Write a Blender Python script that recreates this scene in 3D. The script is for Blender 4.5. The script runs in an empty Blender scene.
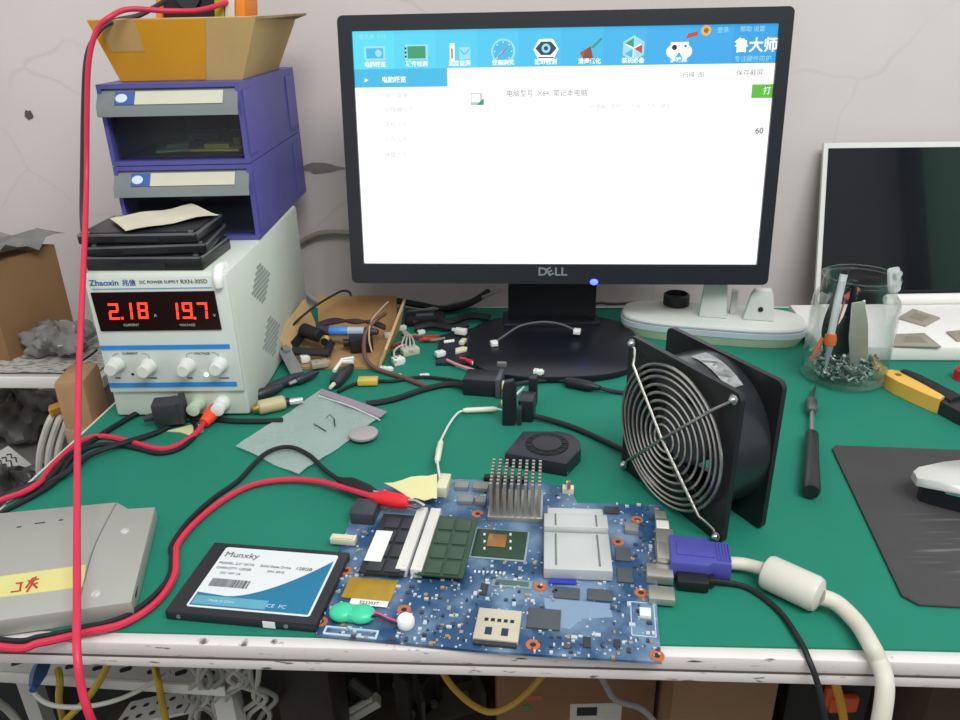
import bpy, bmesh, math, random
from mathutils import Matrix, Vector
import numpy as np

sc = bpy.context.scene
COL = sc.collection
random.seed(7)

# ------------------------------------------------------------------ camera
F, PITCH, ROLL, EYE = 770.0, math.radians(24), math.radians(-1.16), 0.346
_R = Vector((1, 0, 0)); _U = Vector((0, math.sin(PITCH), math.cos(PITCH))); FW = Vector((0, math.cos(PITCH), -math.sin(PITCH)))
RX = math.cos(ROLL) * _R + math.sin(ROLL) * _U
UX = -math.sin(ROLL) * _R + math.cos(ROLL) * _U
cam_data = bpy.data.cameras.new('camera'); cam = bpy.data.objects.new('camera', cam_data); COL.objects.link(cam)
cam_data.sensor_width = 36; cam_data.lens = 36 * F / 960; cam_data.clip_start = 0.02; cam_data.clip_end = 50
cam.matrix_world = Matrix(((RX.x, UX.x, -FW.x, 0), (RX.y, UX.y, -FW.y, 0), (RX.z, UX.z, -FW.z, EYE), (0, 0, 0, 1)))
sc.camera = cam

# ------------------------------------------------------------------ light and exposure
world = bpy.data.worlds.new('world'); sc.world = world; world.use_nodes = True
bg = world.node_tree.nodes['Background']; bg.inputs[0].default_value = (0.93, 0.97, 1.0, 1); bg.inputs[1].default_value = 0.95
def area(name, loc, target, sx, sy, power, color=(1, 1, 1)):
    d = bpy.data.lights.new(name, 'AREA'); d.shape = 'RECTANGLE'; d.size = sx; d.size_y = sy; d.energy = power; d.color = color
    o = bpy.data.objects.new(name, d); COL.objects.link(o); o.location = loc
    o.rotation_euler = (Vector(target) - Vector(loc)).to_track_quat('-Z', 'Y').to_euler()
    return o
area('ceiling_fluorescent', (0.5, -0.5, 1.6), (0.1, 0.75, 0.1), 1.3, 0.6, 34, (0.97, 1.0, 0.98))
area('front_fill', (-0.75, -1.62, 0.35), (0.1, 0.6, 0.0), 1.0, 1.7, 6, (1.0, 0.97, 0.95))  # unseen fill lamp added to brighten the surfaces facing the camera
sc.view_settings.view_transform = 'Standard'; sc.view_settings.look = 'None'
sc.view_settings.gamma = 1.0; sc.view_settings.use_curve_mapping = False
sc.view_settings.exposure = -0.16

# ------------------------------------------------------------------ helpers
def ray(u, v):
    return FW + RX * ((u - 480) / F) - UX * ((v - 360) / F)
def at(u, v, z=0.0):                      # a point on the level z
    d = ray(u, v); return d * ((z - EYE) / d.z) + Vector((0, 0, EYE))
def atY(u, v, Y):                         # a point on the upright plane y = Y
    d = ray(u, v); return d * (Y / d.y) + Vector((0, 0, EYE))
def atP(u, v, P0, n):
    d = ray(u, v); o = Vector((0, 0, EYE)); return o + d * ((P0 - o).dot(n) / d.dot(n))
def lin(c):
    return tuple((x / 12.92 if x <= 0.04045 else ((x + 0.055) / 1.055) ** 2.4) for x in c)
def hexc(h):
    h = h.lstrip('#'); return lin(tuple(int(h[i:i + 2], 16) / 255 for i in (0, 2, 4)))
def RZ(a): return Matrix.Rotation(a, 4, 'Z')
def T(*p): return Matrix.Translation(Vector(p))

_mats = {}
def mat(name, col, rough=0.5, metal=0.0, var=0.08, scale=40.0, bump=0.0, emit=0.0, alpha=1.0, trans=0.0, ior=1.45, coat=0.0, spec=None):
    if name in _mats: return _mats[name]
    m = bpy.data.materials.new(name); m.use_nodes = True; nt = m.node_tree; b = nt.nodes['Principled BSDF']
    c = hexc(col) if isinstance(col, str) else col
    tc = nt.nodes.new('ShaderNodeTexCoord'); nz = nt.nodes.new('ShaderNodeTexNoise'); nz.inputs['Scale'].default_value = scale; nz.inputs['Detail'].default_value = 3
    nt.links.new(tc.outputs['Object'], nz.inputs['Vector'])
    mx = nt.nodes.new('ShaderNodeMix'); mx.data_type = 'RGBA'
    mx.inputs[6].default_value = (*[max(0, x * (1 - var)) for x in c], 1); mx.inputs[7].default_value = (*[min(1, x * (1 + var)) for x in c], 1)
    nt.links.new(nz.outputs['Fac'], mx.inputs[0]); nt.links.new(mx.outputs[2], b.inputs['Base Color'])
    b.inputs['Roughness'].default_value = rough; b.inputs['Metallic'].default_value = metal
    b.inputs['Alpha'].default_value = alpha; b.inputs['Transmission Weight'].default_value = trans; b.inputs['IOR'].default_value = ior
    b.inputs['Coat Weight'].default_value = coat
    if spec is not None: b.inputs['Specular IOR Level'].default_value = spec
    if emit: nt.links.new(mx.outputs[2], b.inputs['Emission Color']); b.inputs['Emission Strength'].default_value = emit
    if bump:
        bp = nt.nodes.new('ShaderNodeBump'); bp.inputs['Strength'].default_value = bump; bp.inputs['Distance'].default_value = 0.002
        nt.links.new(nz.outputs['Fac'], bp.inputs['Height']); nt.links.new(bp.outputs[0], b.inputs['Normal'])
    _mats[name] = m; return m
def screen_mat(name, col, strength):
    if name in _mats: return _mats[name]
    m = bpy.data.materials.new(name); m.use_nodes = True; b = m.node_tree.nodes['Principled BSDF']; c = hexc(col)
    b.inputs['Base Color'].default_value = (0.01, 0.01, 0.01, 1); b.inputs['Roughness'].default_value = 0.4
    b.inputs['Emission Color'].default_value = (*c, 1); b.inputs['Emission Strength'].default_value = strength
    _mats[name] = m; return m

def catmull(pts, k=6, closed=False):
    P = [Vector(p) for p in pts]; n = len(P); out = []
    if n < 3: return P
    rng = range(n) if closed else range(n - 1)
    for i in rng:
        if closed: a, b, c, d = P[(i - 1) % n], P[i], P[(i + 1) % n], P[(i + 2) % n]
        else: a, b, c, d = P[max(i - 1, 0)], P[i], P[i + 1], P[min(i + 2, n - 1)]
        for j in range(k):
            t = j / k
            out.append(0.5 * ((2 * b) + (c - a) * t + (2 * a - 5 * b + 4 * c - d) * t * t + (3 * b - a - 3 * c + d) * t ** 3))
    if not closed: out.append(P[-1])
    return out

class MB:
    def __init__(s, M=None, world=False):
        s.v = []; s.f = []; s.mi = []; s.M = M or Matrix.Identity(4); s.world = world; s.m = 0
    def add(s, vs, fs, M=None):
        k = len(s.v); X = s.M @ M if M is not None else s.M
        s.v += [X @ Vector(p) for p in vs]; s.f += [tuple(i + k for i in f) for f in fs]; s.mi += [s.m] * len(fs); return s
    def box(s, c, d, M=None, bev=0.0, seg=2):
        bm = bmesh.new(); bmesh.ops.create_cube(bm, size=1)
        for v in bm.verts: v.co = Vector((v.co.x * d[0], v.co.y * d[1], v.co.z * d[2]))
        if bev > 0: bmesh.ops.bevel(bm, geom=bm.edges[:], offset=min(bev, min(d) * 0.49), segments=seg, affect='EDGES', profile=0.5)
        bm.verts.index_update()
        X = T(*c) if M is None else M @ T(*c)
        s.add([v.co.copy() for v in bm.verts], [[v.index for v in f.verts] for f in bm.faces], X); bm.free(); return s
    def prism(s, poly, z0, z1, M=None, bev=0.0, seg=2):
        bm = bmesh.new(); vs = [bm.verts.new((p[0], p[1], z0)) for p in poly]; f = bm.faces.new(vs)
        if f.normal.z > 0: pass
        r = bmesh.ops.extrude_face_region(bm, geom=[f])
        for e in r['geom']:
            if isinstance(e, bmesh.types.BMVert): e.co.z = z1
        bmesh.ops.recalc_face_normals(bm, faces=bm.faces[:])
        if bev > 0: bmesh.ops.bevel(bm, geom=[e for e in bm.edges if abs(e.verts[0].co.z - e.verts[1].co.z) < 1e-7], offset=bev, segments=seg, affect='EDGES', profile=0.5)
        bm.verts.index_update()
        s.add([v.co.copy() for v in bm.verts], [[v.index for v in f.verts] for f in bm.faces], M); bm.free(); return s
    def ring(s, outer, inner, z0, z1, M=None):         # flat frame between two outlines of equal count
        n = len(outer); vs = []
        for z in (z0, z1):
            vs += [(p[0], p[1], z) for p in outer]; vs += [(p[0], p[1], z) for p in inner]
        fs = []
        for i in range(n):
            j = (i + 1) % n
            fs += [(i, n + i, n + j, j), (2 * n + i, 2 * n + j, 3 * n + j, 3 * n + i), (i, j, 2 * n + j, 2 * n + i), (n + i, 3 * n + i, 3 * n + j, n + j)]
        return s.add(vs, fs, M)
    def tube(s, pts, r, n=8, smooth=0, closed=False, M=None):
        P = catmull(pts, smooth, closed) if smooth else [Vector(p) for p in pts]
        m = len(P); rr = r if isinstance(r, (list, tuple)) else None
        if rr is not None and len(rr) != m:
            rr = [rr[min(int(i * (len(rr) - 1) / (m - 1)), len(rr) - 2)] * (1 - (i * (len(rr) - 1) / (m - 1) - min(int(i * (len(rr) - 1) / (m - 1)), len(rr) - 2))) + rr[min(int(i * (len(rr) - 1) / (m - 1)), len(rr) - 2) + 1] * (i * (len(rr) - 1) / (m - 1) - min(int(i * (len(rr) - 1) / (m - 1)), len(rr) - 2)) for i in range(m)]
        t0 = (P[1] - P[0]).normalized(); ref = Vector((0, 0, 1)) if abs(t0.z) < 0.9 else Vector((1, 0, 0))
        nrm = (ref - t0 * ref.dot(t0)).normalized(); vs = []
        for i in range(m):
            if closed: t = (P[(i + 1) % m] - P[i - 1])
            else: t = P[min(i + 1, m - 1)] - P[max(i - 1, 0)]
            if t.length < 1e-9: t = t0
            t = t.normalized(); nrm = nrm - t * nrm.dot(t)
            nrm = nrm.normalized() if nrm.length > 1e-6 else t.orthogonal().normalized()
            b = t.cross(nrm); q = rr[i] if rr is not None else r
            for k in range(n):
                a = 2 * math.pi * k / n; vs.append(P[i] + (nrm * math.cos(a) + b * math.sin(a)) * q)
        fs = []
        for i in range(m if closed else m - 1):
            for k in range(n):
                i2 = (i + 1) % m; k2 = (k + 1) % n
                fs.append((i * n + k, i * n + k2, i2 * n + k2, i2 * n + k))
        if not closed: fs += [tuple(range(n - 1, -1, -1)), tuple((m - 1) * n + k for k in range(n))]
        return s.add(vs, fs, M)
    def cyl(s, a, b, r0, r1=None, n=24, M=None):
        return s.tube([a, b], [r0, r0 if r1 is None else r1], n, M=M)
    def lathe(s, prof, n=32, M=None, cap=True):
        vs = []; fs = []
        for r, z in prof:
            for k in range(n): vs.append((r * math.cos(2 * math.pi * k / n), r * math.sin(2 * math.pi * k / n), z))
        for i in range(len(prof) - 1):
            for k in range(n):
                k2 = (k + 1) % n; fs.append((i * n + k, i * n + k2, (i + 1) * n + k2, (i + 1) * n + k))
        if cap: fs += [tuple(range(n - 1, -1, -1)), tuple((len(prof) - 1) * n + k for k in range(n))]
        return s.add(vs, fs, M)
    def sphere(s, c, r, n=12, M=None):
        rx, ry, rz = r if isinstance(r, (tuple, list)) else (r, r, r)
        prof = [(math.sin(math.pi * (i + 0.02) / (n + 0.04)), -math.cos(math.pi * (i + 0.02) / (n + 0.04))) for i in range(n + 1)]
        X = T(*c) @ Matrix.Diagonal((rx, ry, rz, 1)); return s.lathe(prof, 2 * n, X if M is None else M @ X)
    def text(s, body, size, M, align='CENTER', ext=0.0002, sx=1.0, bold=0.0):
        cu = bpy.data.curves.new('t', 'FONT'); cu.body = body; cu.size = size; cu.align_x = align; cu.align_y = 'CENTER'; cu.extrude = ext; cu.offset = bold; cu.resolution_u = 3
        o = bpy.data.objects.new('t', cu); COL.objects.link(o); dg = bpy.context.evaluated_depsgraph_get(); dg.update()
        me = bpy.data.meshes.new_from_object(o.evaluated_get(dg))
        s.add([(v.co.x * sx, v.co.y, v.co.z) for v in me.vertices], [tuple(p.vertices) for p in me.polygons], M)
        bpy.data.objects.remove(o); bpy.data.curves.remove(cu); bpy.data.meshes.remove(me); return s
    def sheet(s, grid, th, M=None):                    # a grid of points with a thickness along z
        R, C = len(grid), len(grid[0]); vs = [Vector(p) for row in grid for p in row]; n = len(vs)
        vs += [p - Vector((0, 0, th)) for p in vs]; fs = []
        for i in range(R - 1):
            for j in range(C - 1):
                a, b, c, d = i * C + j, i * C + j + 1, (i + 1) * C + j + 1, (i + 1) * C + j
                fs += [(a, b, c, d), (n + d, n + c, n + b, n + a)]
        for i in range(R - 1):
            for j, fl in ((0, 0), (C - 1, 1)):
                a, b = i * C + j, (i + 1) * C + j; fs.append((a, b, b + n, a + n) if fl == 0 else (b, a, a + n, b + n))
        for j in range(C - 1):
            for i, fl in ((0, 1), (R - 1, 0)):
                a, b = i * C + j, i * C + j + 1; fs.append((a, b, b + n, a + n) if fl == 0 else (b, a, a + n, b + n))
        return s.add(vs, fs, M)

_rootM = {}
def link(name, mb, mats, parent=None, smooth=True, label=None, kind=None):
    me = bpy.data.meshes.new(name); vs = mb.v
    root = parent
    while root is not None and root.parent is not None: root = root.parent
    if parent is not None and mb.world:
        I = _rootM[root.name].inverted(); vs = [I @ v for v in vs]
    off = None
    if parent is None:
        xs = [v.x for v in vs]; ys = [v.y for v in vs]; zs = [v.z for v in vs]
        off = Vector(((min(xs) + max(xs)) / 2, (min(ys) + max(ys)) / 2, min(zs))); vs = [v - off for v in vs]
    me.from_pydata([tuple(v) for v in vs], [], mb.f)
    for m in (mats if isinstance(mats, (list, tuple)) else [mats]): me.materials.append(m)
    me.polygons.foreach_set('material_index', mb.mi)
    bm = bmesh.new(); bm.from_mesh(me); bmesh.ops.recalc_face_normals(bm, faces=bm.faces[:]); bm.to_mesh(me); bm.free()
    if smooth:
        me.polygons.foreach_set('use_smooth', [True] * len(me.polygons)); me.set_sharp_from_angle(angle=math.radians(38))
    me.update()
    o = bpy.data.objects.new(name, me); COL.objects.link(o)
    if parent is not None: o.parent = parent
    else: o.location = off; _rootM[o.name] = T(*off)
    if label: o['label'] = label
    if kind: o['kind'] = kind
    return o
def tag(o, label, cat, group=None, kind=None):
    o['label'] = label; o['category'] = cat
    if group: o['group'] = group
    if kind: o['kind'] = kind
    return o
def solo(name, mb, mats, label, cat, group=None, kind=None):
    return tag(link(name, mb, mats), label, cat, group, kind)
def thing(name, label, cat, loc=(0, 0, 0), rz=0.0, group=None):
    o = bpy.data.objects.new(name, None); COL.objects.link(o); o.empty_display_size = 0.02
    o.location = loc; o.rotation_euler = (0, 0, rz); _rootM[o.name] = T(*loc) @ RZ(rz)
    return tag(o, label, cat, group)
def struct(name, mb, m):
    o = link(name, mb, m); o['kind'] = 'structure'; return o
def dup(root, loc, rz, label, group=None):
    r = root.copy(); COL.objects.link(r); r.location = loc; r.rotation_euler = (0, 0, rz); r['label'] = label
    if group: r['group'] = group
    for ch in list(root.children):
        c = ch.copy(); COL.objects.link(c); c.parent = r
        for g in list(ch.children):
            d = g.copy(); COL.objects.link(d); d.parent = c
    return r
def rrect(w, h, r, n=5):
    out = []
    for cx, cy, a0 in ((w / 2 - r, h / 2 - r, 0), (-w / 2 + r, h / 2 - r, 90), (-w / 2 + r, -h / 2 + r, 180), (w / 2 - r, -h / 2 + r, 270)):
        for i in range(n + 1):
            a = math.radians(a0 + 90 * i / n); out.append((cx + r * math.cos(a), cy + r * math.sin(a)))
    return out
def W(): return MB(world=True)
def lift(pts, z=0.0, r=0.0):              # cable path: (u, v[, height]) picked where the cable lies on the bench
    return [at(p[0], p[1], (p[2] if len(p) > 2 else z) + r) for p in pts]

# ------------------------------------------------------------------ shared materials
BLACK = mat('black_plastic', '#1b1c20', 0.45)
BLACKR = mat('black_rubber', '#17181b', 0.55)
DARK = mat('dark_grey_plastic', '#2b2d33', 0.5)
WHITE = mat('white_plastic', '#e4e5e0', 0.4)
CREAM = mat('cream_plastic', '#ddd6b8', 0.5)
STEEL = mat('steel', '#b9bbbd', 0.3, 0.9)
DULL = mat('dull_metal', '#8f8f8c', 0.45, 0.6)
GREY = mat('grey_plastic', '#8d9092', 0.5)
RED = mat('red_wire', '#d02c4a', 0.42)
BRASS = mat('brass', '#b99a55', 0.35, 0.8)
CARD = mat('cardboard', '#a98458', 0.85, var=0.14, scale=25)
YELLOWC = mat('yellow_wire', '#c9a324', 0.5)
GWIRE = mat('grey_wire', '#b9b9b0', 0.5)
INK = mat('black_ink', '#22242a', 0.7)

# ------------------------------------------------------------------ the room
YAW = -0.06
def wall_mat():
    m = bpy.data.materials.new('painted_wall'); m.use_nodes = True; nt = m.node_tree; b = nt.nodes['Principled BSDF']; L = nt.links.new
    tc = nt.nodes.new('ShaderNodeTexCoord')
    n1 = nt.nodes.new('ShaderNodeTexNoise'); n1.inputs['Scale'].default_value = 3; n1.inputs['Detail'].default_value = 6
    r1 = nt.nodes.new('ShaderNodeValToRGB'); r1.color_ramp.elements[0].position = 0.3; r1.color_ramp.elements[1].position = 0.7
    r1.color_ramp.elements[0].color = (*hexc('#cfc3c0'), 1); r1.color_ramp.elements[1].color = (*hexc('#ddd3cf'), 1)
    w = nt.nodes.new('ShaderNodeTexNoise'); w.inputs['Scale'].default_value = 5; w.inputs['Detail'].default_value = 3
    ad = nt.nodes.new('ShaderNodeVectorMath'); ad.operation = 'MULTIPLY_ADD'; ad.inputs[1].default_value = (0.16, 0.16, 0.16)
    v = nt.nodes.new('ShaderNodeTexVoronoi'); v.feature = 'DISTANCE_TO_EDGE'; v.inputs['Scale'].default_value = 5.5
    r2 = nt.nodes.new('ShaderNodeValToRGB'); r2.color_ramp.elements[0].position = 0.0; r2.color_ramp.elements[1].position = 0.016
    n3 = nt.nodes.new('ShaderNodeTexNoise'); n3.inputs['Scale'].default_value = 6; r3 = nt.nodes.new('ShaderNodeValToRGB'); r3.color_ramp.elements[0].position = 0.45; r3.color_ramp.elements[1].position = 0.65
    sub = nt.nodes.new('ShaderNodeMath'); sub.operation = 'SUBTRACT'; sub.inputs[0].default_value = 1.0
    mul = nt.nodes.new('ShaderNodeMath'); mul.operation = 'MULTIPLY'; mul2 = nt.nodes.new('ShaderNodeMath'); mul2.operation = 'MULTIPLY'; mul2.inputs[1].default_value = 0.16
    mx = nt.nodes.new('ShaderNodeMix'); mx.data_type = 'RGBA'; mx.inputs[7].default_value = (*hexc('#77716e'), 1)
    L(tc.outputs['Object'], n1.inputs['Vector']); L(tc.outputs['Object'], w.inputs['Vector']); L(tc.outputs['Object'], n3.inputs['Vector'])
    L(w.outputs['Color'], ad.inputs[0]); L(tc.outputs['Object'], ad.inputs[2]); L(ad.outputs[0], v.inputs['Vector'])
    L(n1.outputs['Fac'], r1.inputs[0]); L(v.outputs['Distance'], r2.inputs[0]); L(r2.outputs[0], sub.inputs[1]); L(n3.outputs['Fac'], r3.inputs[0])
    L(sub.outputs[0], mul.inputs[0]); L(r3.outputs[0], mul.inputs[1]); L(mul.outputs[0], mul2.inputs[0]); L(mul2.outputs[0], mx.inputs[0])
    L(r1.outputs[0], mx.inputs[6]); L(mx.outputs[2], b.inputs['Base Color']); b.inputs['Roughness'].default_value = 0.75
    bp = nt.nodes.new('ShaderNodeBump'); bp.inputs['Strength'].default_value = 0.15; bp.inputs['Distance'].default_value = 0.004
    L(n1.outputs['Fac'], bp.inputs['Height']); L(bp.outputs[0], b.inputs['Normal']); return m
WALLM = T(0, 1.02, 0) @ RZ(YAW)
mb = MB(WALLM); mb.box((0, 0.05, 0.45), (4.6, 0.1, 2.7)); struct('wall_back', mb, wall_mat())
WN = Vector((math.sin(-YAW) * -1, -math.cos(YAW), 0)); WN = (RZ(YAW) @ Vector((0, -1, 0))).normalized(); WP = Vector((0, 1.02, 0))
mb = MB(); mb.box((0.9, -0.2, -0.93), (6.6, 3.0, 0.06)); struct('floor', mb, mat('concrete_floor', '#6d6a66', 0.8, scale=6, var=0.2))
mb = MB(); mb.box((0.9, -1.75, 0.45), (6.6, 0.1, 2.7)); struct('wall_front', mb, mat('far_wall_paint', '#a5a5a6', 0.8, scale=4))
# door in the wall behind the photographer, seen only as a reflection
mb = MB(); mb.box((2.27, -1.66, 0.45), (1.1, 0.05, 2.6), bev=0.004); struct('door_1', mb, mat('green_door_paint', '#8fd8b4', 0.5))
mb = MB(); mb.box((1.68, -1.65, 0.45), (0.075, 0.08, 2.65), bev=0.004); struct('trim_1', mb, mat('dark_trim_paint', '#26292c', 0.5))
# scuffs and chipped plaster on the back wall
def wall_blob(name, u, v, rx, rz, col, label):
    c = atP(u, v, WP, WN); k = 13; poly = []
    for i in range(k):
        a = 2 * math.pi * i / k; q = 0.7 + 0.45 * random.random(); poly.append((rx * q * math.cos(a), rz * q * math.sin(a)))
    M = T(*c) @ RZ(YAW) @ Matrix.Rotation(math.pi / 2, 4, 'X'); b = MB(M); b.prism(poly, -0.001, 0.0012)
    o = link(name, b, mat('stain_' + col, col, 0.9, var=0.25, scale=60)); o['kind'] = 'structure'
wall_blob('wall_stain_1', 29, 115, 0.0065, 0.007, '#5f5650', '')
wall_blob('wall_stain_2', 322, 168, 0.03, 0.007, '#8b8583', '')

# ------------------------------------------------------------------ workbench
TM = T(0, 0.352, 0) @ RZ(YAW)                      # x along the front edge, y into the bench
t = thing('workbench', 'white edged workbench top carrying the green cloth and all the repair gear', 'table', (0, 0.352, -0.9), YAW)
L0, R0, DEP = -0.392, 0.95, 0.60
b = MB(T(0, 0, 0.9)); b.prism([(L0, 0.004), (R0, 0.004), (R0, DEP), (L0 + 0.006, DEP)], -0.0218, -0.0015); link('tabletop', b, mat('board_laminate', '#cfccc6', 0.5, var=0.05, scale=8), t)
b = MB(T(0, 0, 0.9)); b.box(((L0 + R0) / 2, 0.0015, -0.0065), (R0 - L0 + 0.004, 0.007, 0.0105), bev=0.0012, seg=2); b.box(((L0 + R0) / 2, 0.0015, -0.0165), (R0 - L0 + 0.004, 0.007, 0.0085), bev=0.0012, seg=2)
def edge_mat():
    m = mat('edge_banding', '#ded5d2', 0.5, var=0.03); nt = m.node_tree; b = nt.nodes['Principled BSDF']; Lk = nt.links.new
    tc = nt.nodes.new('ShaderNodeTexCoord'); mp = nt.nodes.new('ShaderNodeMapping'); mp.inputs['Scale'].default_value = (70, 70, 330)
    nz = nt.nodes.new('ShaderNodeTexNoise'); nz.inputs['Scale'].default_value = 1.0; nz.inputs['Detail'].default_value = 4
    rp = nt.nodes.new('ShaderNodeValToRGB'); rp.color_ramp.elements[0].position = 0.62; rp.color_ramp.elements[1].position = 0.70
    src = b.inputs['Base Color'].links[0].from_socket
    mx = nt.nodes.new('ShaderNodeMix'); mx.data_type = 'RGBA'; mx.inputs[7].default_value = (*hexc('#5a5450'), 1)
    Lk(tc.outputs['Object'], mp.inputs[0]); Lk(mp.outputs[0], nz.inputs['Vector']); Lk(nz.outputs['Fac'], rp.inputs[0]); Lk(rp.outputs[0], mx.inputs[0]); Lk(src, mx.inputs[6]); Lk(mx.outputs[2], b.inputs['Base Color']); return m
link('edge_strip', b, edge_mat(), t)
b = MB(T(0, 0, 0.9)); b.box(((L0 + R0) / 2, -0.0014, -0.0119), (R0 - L0, 0.0015, 0.0014)); link('groove', b, mat('groove_grime', '#5b514c', 0.9, var=0.5, scale=50), t)
for x in (L0 + 0.238, 0.8):
    for y in (0.12, 0.55):
        b = MB(T(0, 0, 0.9)); b.box((x, y, -0.461), (0.045, 0.045, 0.878), bev=0.002); link('leg', b, mat('dark_steel_paint', '#2a2322', 0.5), t)
b = MB(TM); b.prism([(L0 + 0.004, 0.006), (-0.2, 0.0065), (0.0, 0.0058), (0.25, 0.0072), (R0 - 0.02, 0.0065), (R0 - 0.02, 0.592), (L0 + 0.01, 0.592)], -0.0015, 0.0)
solo('green_tablecloth', b, mat('green_cloth', '#117760', 0.82, var=0.10, scale=14, bump=0.08), 'smooth green cloth covering the whole workbench top', 'tablecloth')
b = MB(T(0, 0, 0.9)); b.box((0.28, 0.40, -0.34), (1.40, 0.48, 0.02), bev=0.002)
link('lower_shelf', b, mat('dark_shelf_board', '#3c332d', 0.7), t, label='dark low shelf board between the legs')

# ------------------------------------------------------------------ monitor
MPO = Vector((0.088, 0.839, 0.211)); MYAW = -0.079; MT = 0.128
MP = T(*MPO) @ RZ(MYAW) @ Matrix.Rotation(-MT, 4, 'X')          # x right, z up in the panel, -y out of the glass
MI = MP.inverted(); MN = (MP.to_3x3() @ Vector((0, -1, 0)))
def mon(u, v):                                                 # a place on the panel's front, in the panel's own metres
    q = MI @ atP(u, v, MPO, MN); return (q.x, q.z)
PF = MP @ Matrix.Rotation(math.pi / 2, 4, 'X')                   # x right, y up, z out of the glass
t = thing('computer_monitor', 'black widescreen monitor with a bright white screen standing against the wall', 'monitor', (0.085, 0.80, 0.0), MYAW)
sx0, sz1 = mon(351, 31); sx1, sz0 = mon(757, 265); sx1b, _ = mon(780, 23); sx1 = (sx1 + sx1b) / 2; sx0b, _ = mon(364, 263); sx0 = (sx0 + sx0b) / 2; sz1 = (sz1 + mon(780, 23)[1]) / 2
inner = rrect(sx1 - sx0, sz1 - sz0, 0.001); icx, icy = (sx0 + sx1) / 2, (sz0 + sz1) / 2
inner = [(x + icx, y + icy) for x, y in inner]; outer = rrect(0.463, 0.281, 0.006)
b = MB(PF, True); b.ring(outer, inner, -0.012, 0.0)
mid = [(x * 0.5 + y * 0.5, z * 0.5 + w * 0.5) for (x, z), (y, w) in zip(outer, inner)]
o2 = [(x * .985, y * .985) for x, y in outer]
link('bezel', b, mat('bezel_plastic', '#202228', 0.38, var=0.05), t)
b = MB(PF, True); b.prism(rrect(0.459, 0.277, 0.006), -0.022, -0.006); b.prism(rrect(0.36, 0.2, 0.03), -0.045, -0.02, bev=0.008); link('rear_housing', b, BLACK, t)
S = 1.0
scr = [screen_mat('screen_white', '#fdfdff', 1.35), screen_mat('screen_sky', '#4fd0f0', 1.0), screen_mat('screen_blue', '#2fa4e2', 0.95), screen_mat('screen_sidebar', '#43bde8', 1.12),
       screen_mat('screen_green', '#66cc3d', 0.95), screen_mat('screen_dark', '#30333a', 0.5), screen_mat('screen_pale', '#cdd2d6', 1.0), screen_mat('screen_red', '#d9503a', 0.9),
       screen_mat('screen_brown', '#9a4f38', 0.9), screen_mat('screen_navy', '#164a78', 0.8), screen_mat('screen_leaf', '#3fae7b', 0.9), screen_mat('screen_gold', '#e9c85a', 1.0), screen_mat('screen_ice', '#a7e8f5', 1.05), screen_mat('screen_grey', '#85898f', 0.8)]
b = MB(PF, True); ZB = -0.004
def quad(x0, y0, x1, y1, m, l=1):
    b.m = m; z = ZB + l * 0.00015; b.add([(x0, y0, z), (x1, y0, z), (x1, y1, z), (x0, y1, z)], [(0, 1, 2, 3)])
def poly(pts, m, l=2):
    b.m = m; z = ZB + l * 0.00015; b.add([(x, y, z) for x, y in pts], [tuple(range(len(pts)))])
def disc(x, y, r, m, l=2, n=24, ry=None):
    poly([(x + r * math.cos(2 * math.pi * k / n), y + (ry or r) * math.sin(2 * math.pi * k / n)) for k in range(n)], m, l)
def line(pts, w, m, l=3):
    for p, q in zip(pts, pts[1:]):
        d = Vector((q[0] - p[0], q[1] - p[1])); d.normalize(); nn = Vector((-d.y, d.x)) * w / 2
        poly([(p[0] + nn.x, p[1] + nn.y), (q[0] + nn.x, q[1] + nn.y), (q[0] - nn.x, q[1] - nn.y), (p[0] - nn.x, p[1] - nn.y)], m, l)
def circ(x, y, r, w, m, l=3, n=28):
    line([(x + r * math.cos(2 * math.pi * k / n), y + r * math.sin(2 * math.pi * k / n)) for k in range(n + 1)], w, m, l)
def words(x, y, size, body, m, l=4, align='LEFT', sx=1.0, bold=0.0):
    b.m = m; b.text(body, size, T(x, y, ZB + l * 0.00015), align, 0.0, sx, bold)
quad(sx0, sz0, sx1, sz1, 0, 0)
hy = mon(560, 66)[1]; nst = 10
hm = []
for i in range(nst):                                             # toolbar fading from cyan to blue
    c = [a * (1 - i / (nst - 1)) + q * i / (nst - 1) for a, q in zip((0x5c, 0xdc, 0xf4), (0x2f, 0xa0, 0xe4))]
    scr.append(screen_mat('screen_bar_%d' % i, '#%02x%02x%02x' % tuple(int(round(x)) for x in c), 1.16)); quad(sx0 + (sx1 - sx0) * i / nst, hy, sx0 + (sx1 - sx0) * (i + 1) / nst, sz1, len(scr) - 1, 1)
lx1 = mon(447, 80)[0]; ly0 = mon(400, 87)[1]; quad(sx0, ly0, lx1, hy, 3, 2)
ix = [mon(u, v) for u, v in ((374, 53), (416, 52), (459, 52), (503, 51), (546, 49), (590, 50), (634, 48), (680, 48))]
x, y = ix[0]; quad(x - .011, y - .007, x + .011, y + .007, 12, 2); quad(x - .009, y - .005, x + .009, y + .005, 3, 3); disc(x + .004, y, .0035, 12, 4); quad(x - .005, y - .0105, x + .005, y - .008, 12, 2)
x, y = ix[1]; quad(x - .012, y - .0075, x + .012, y + .0075, 12, 2); quad(x - .0095, y - .006, x + .0095, y + .006, 10, 3); [quad(x - .0125, y - .005 + k * .004, x - .0105, y - .003 + k * .004, 5, 4) for k in range(3)]
x, y = ix[2]; quad(x - .010, y - .009, x - .005, y + .009, 0, 2); quad(x - .0085, y - .006, x - .0068, y + .004, 7, 3); quad(x, y - .007, x + .0115, y + .005, 12, 2); line([(x + .001, y + .002), (x + .005, y - .002), (x + .008, y), (x + .0105, y + .003)], .0012, 3); quad(x - .012, y + .0095, x + .012, y + .0096, 12, 2)
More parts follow.
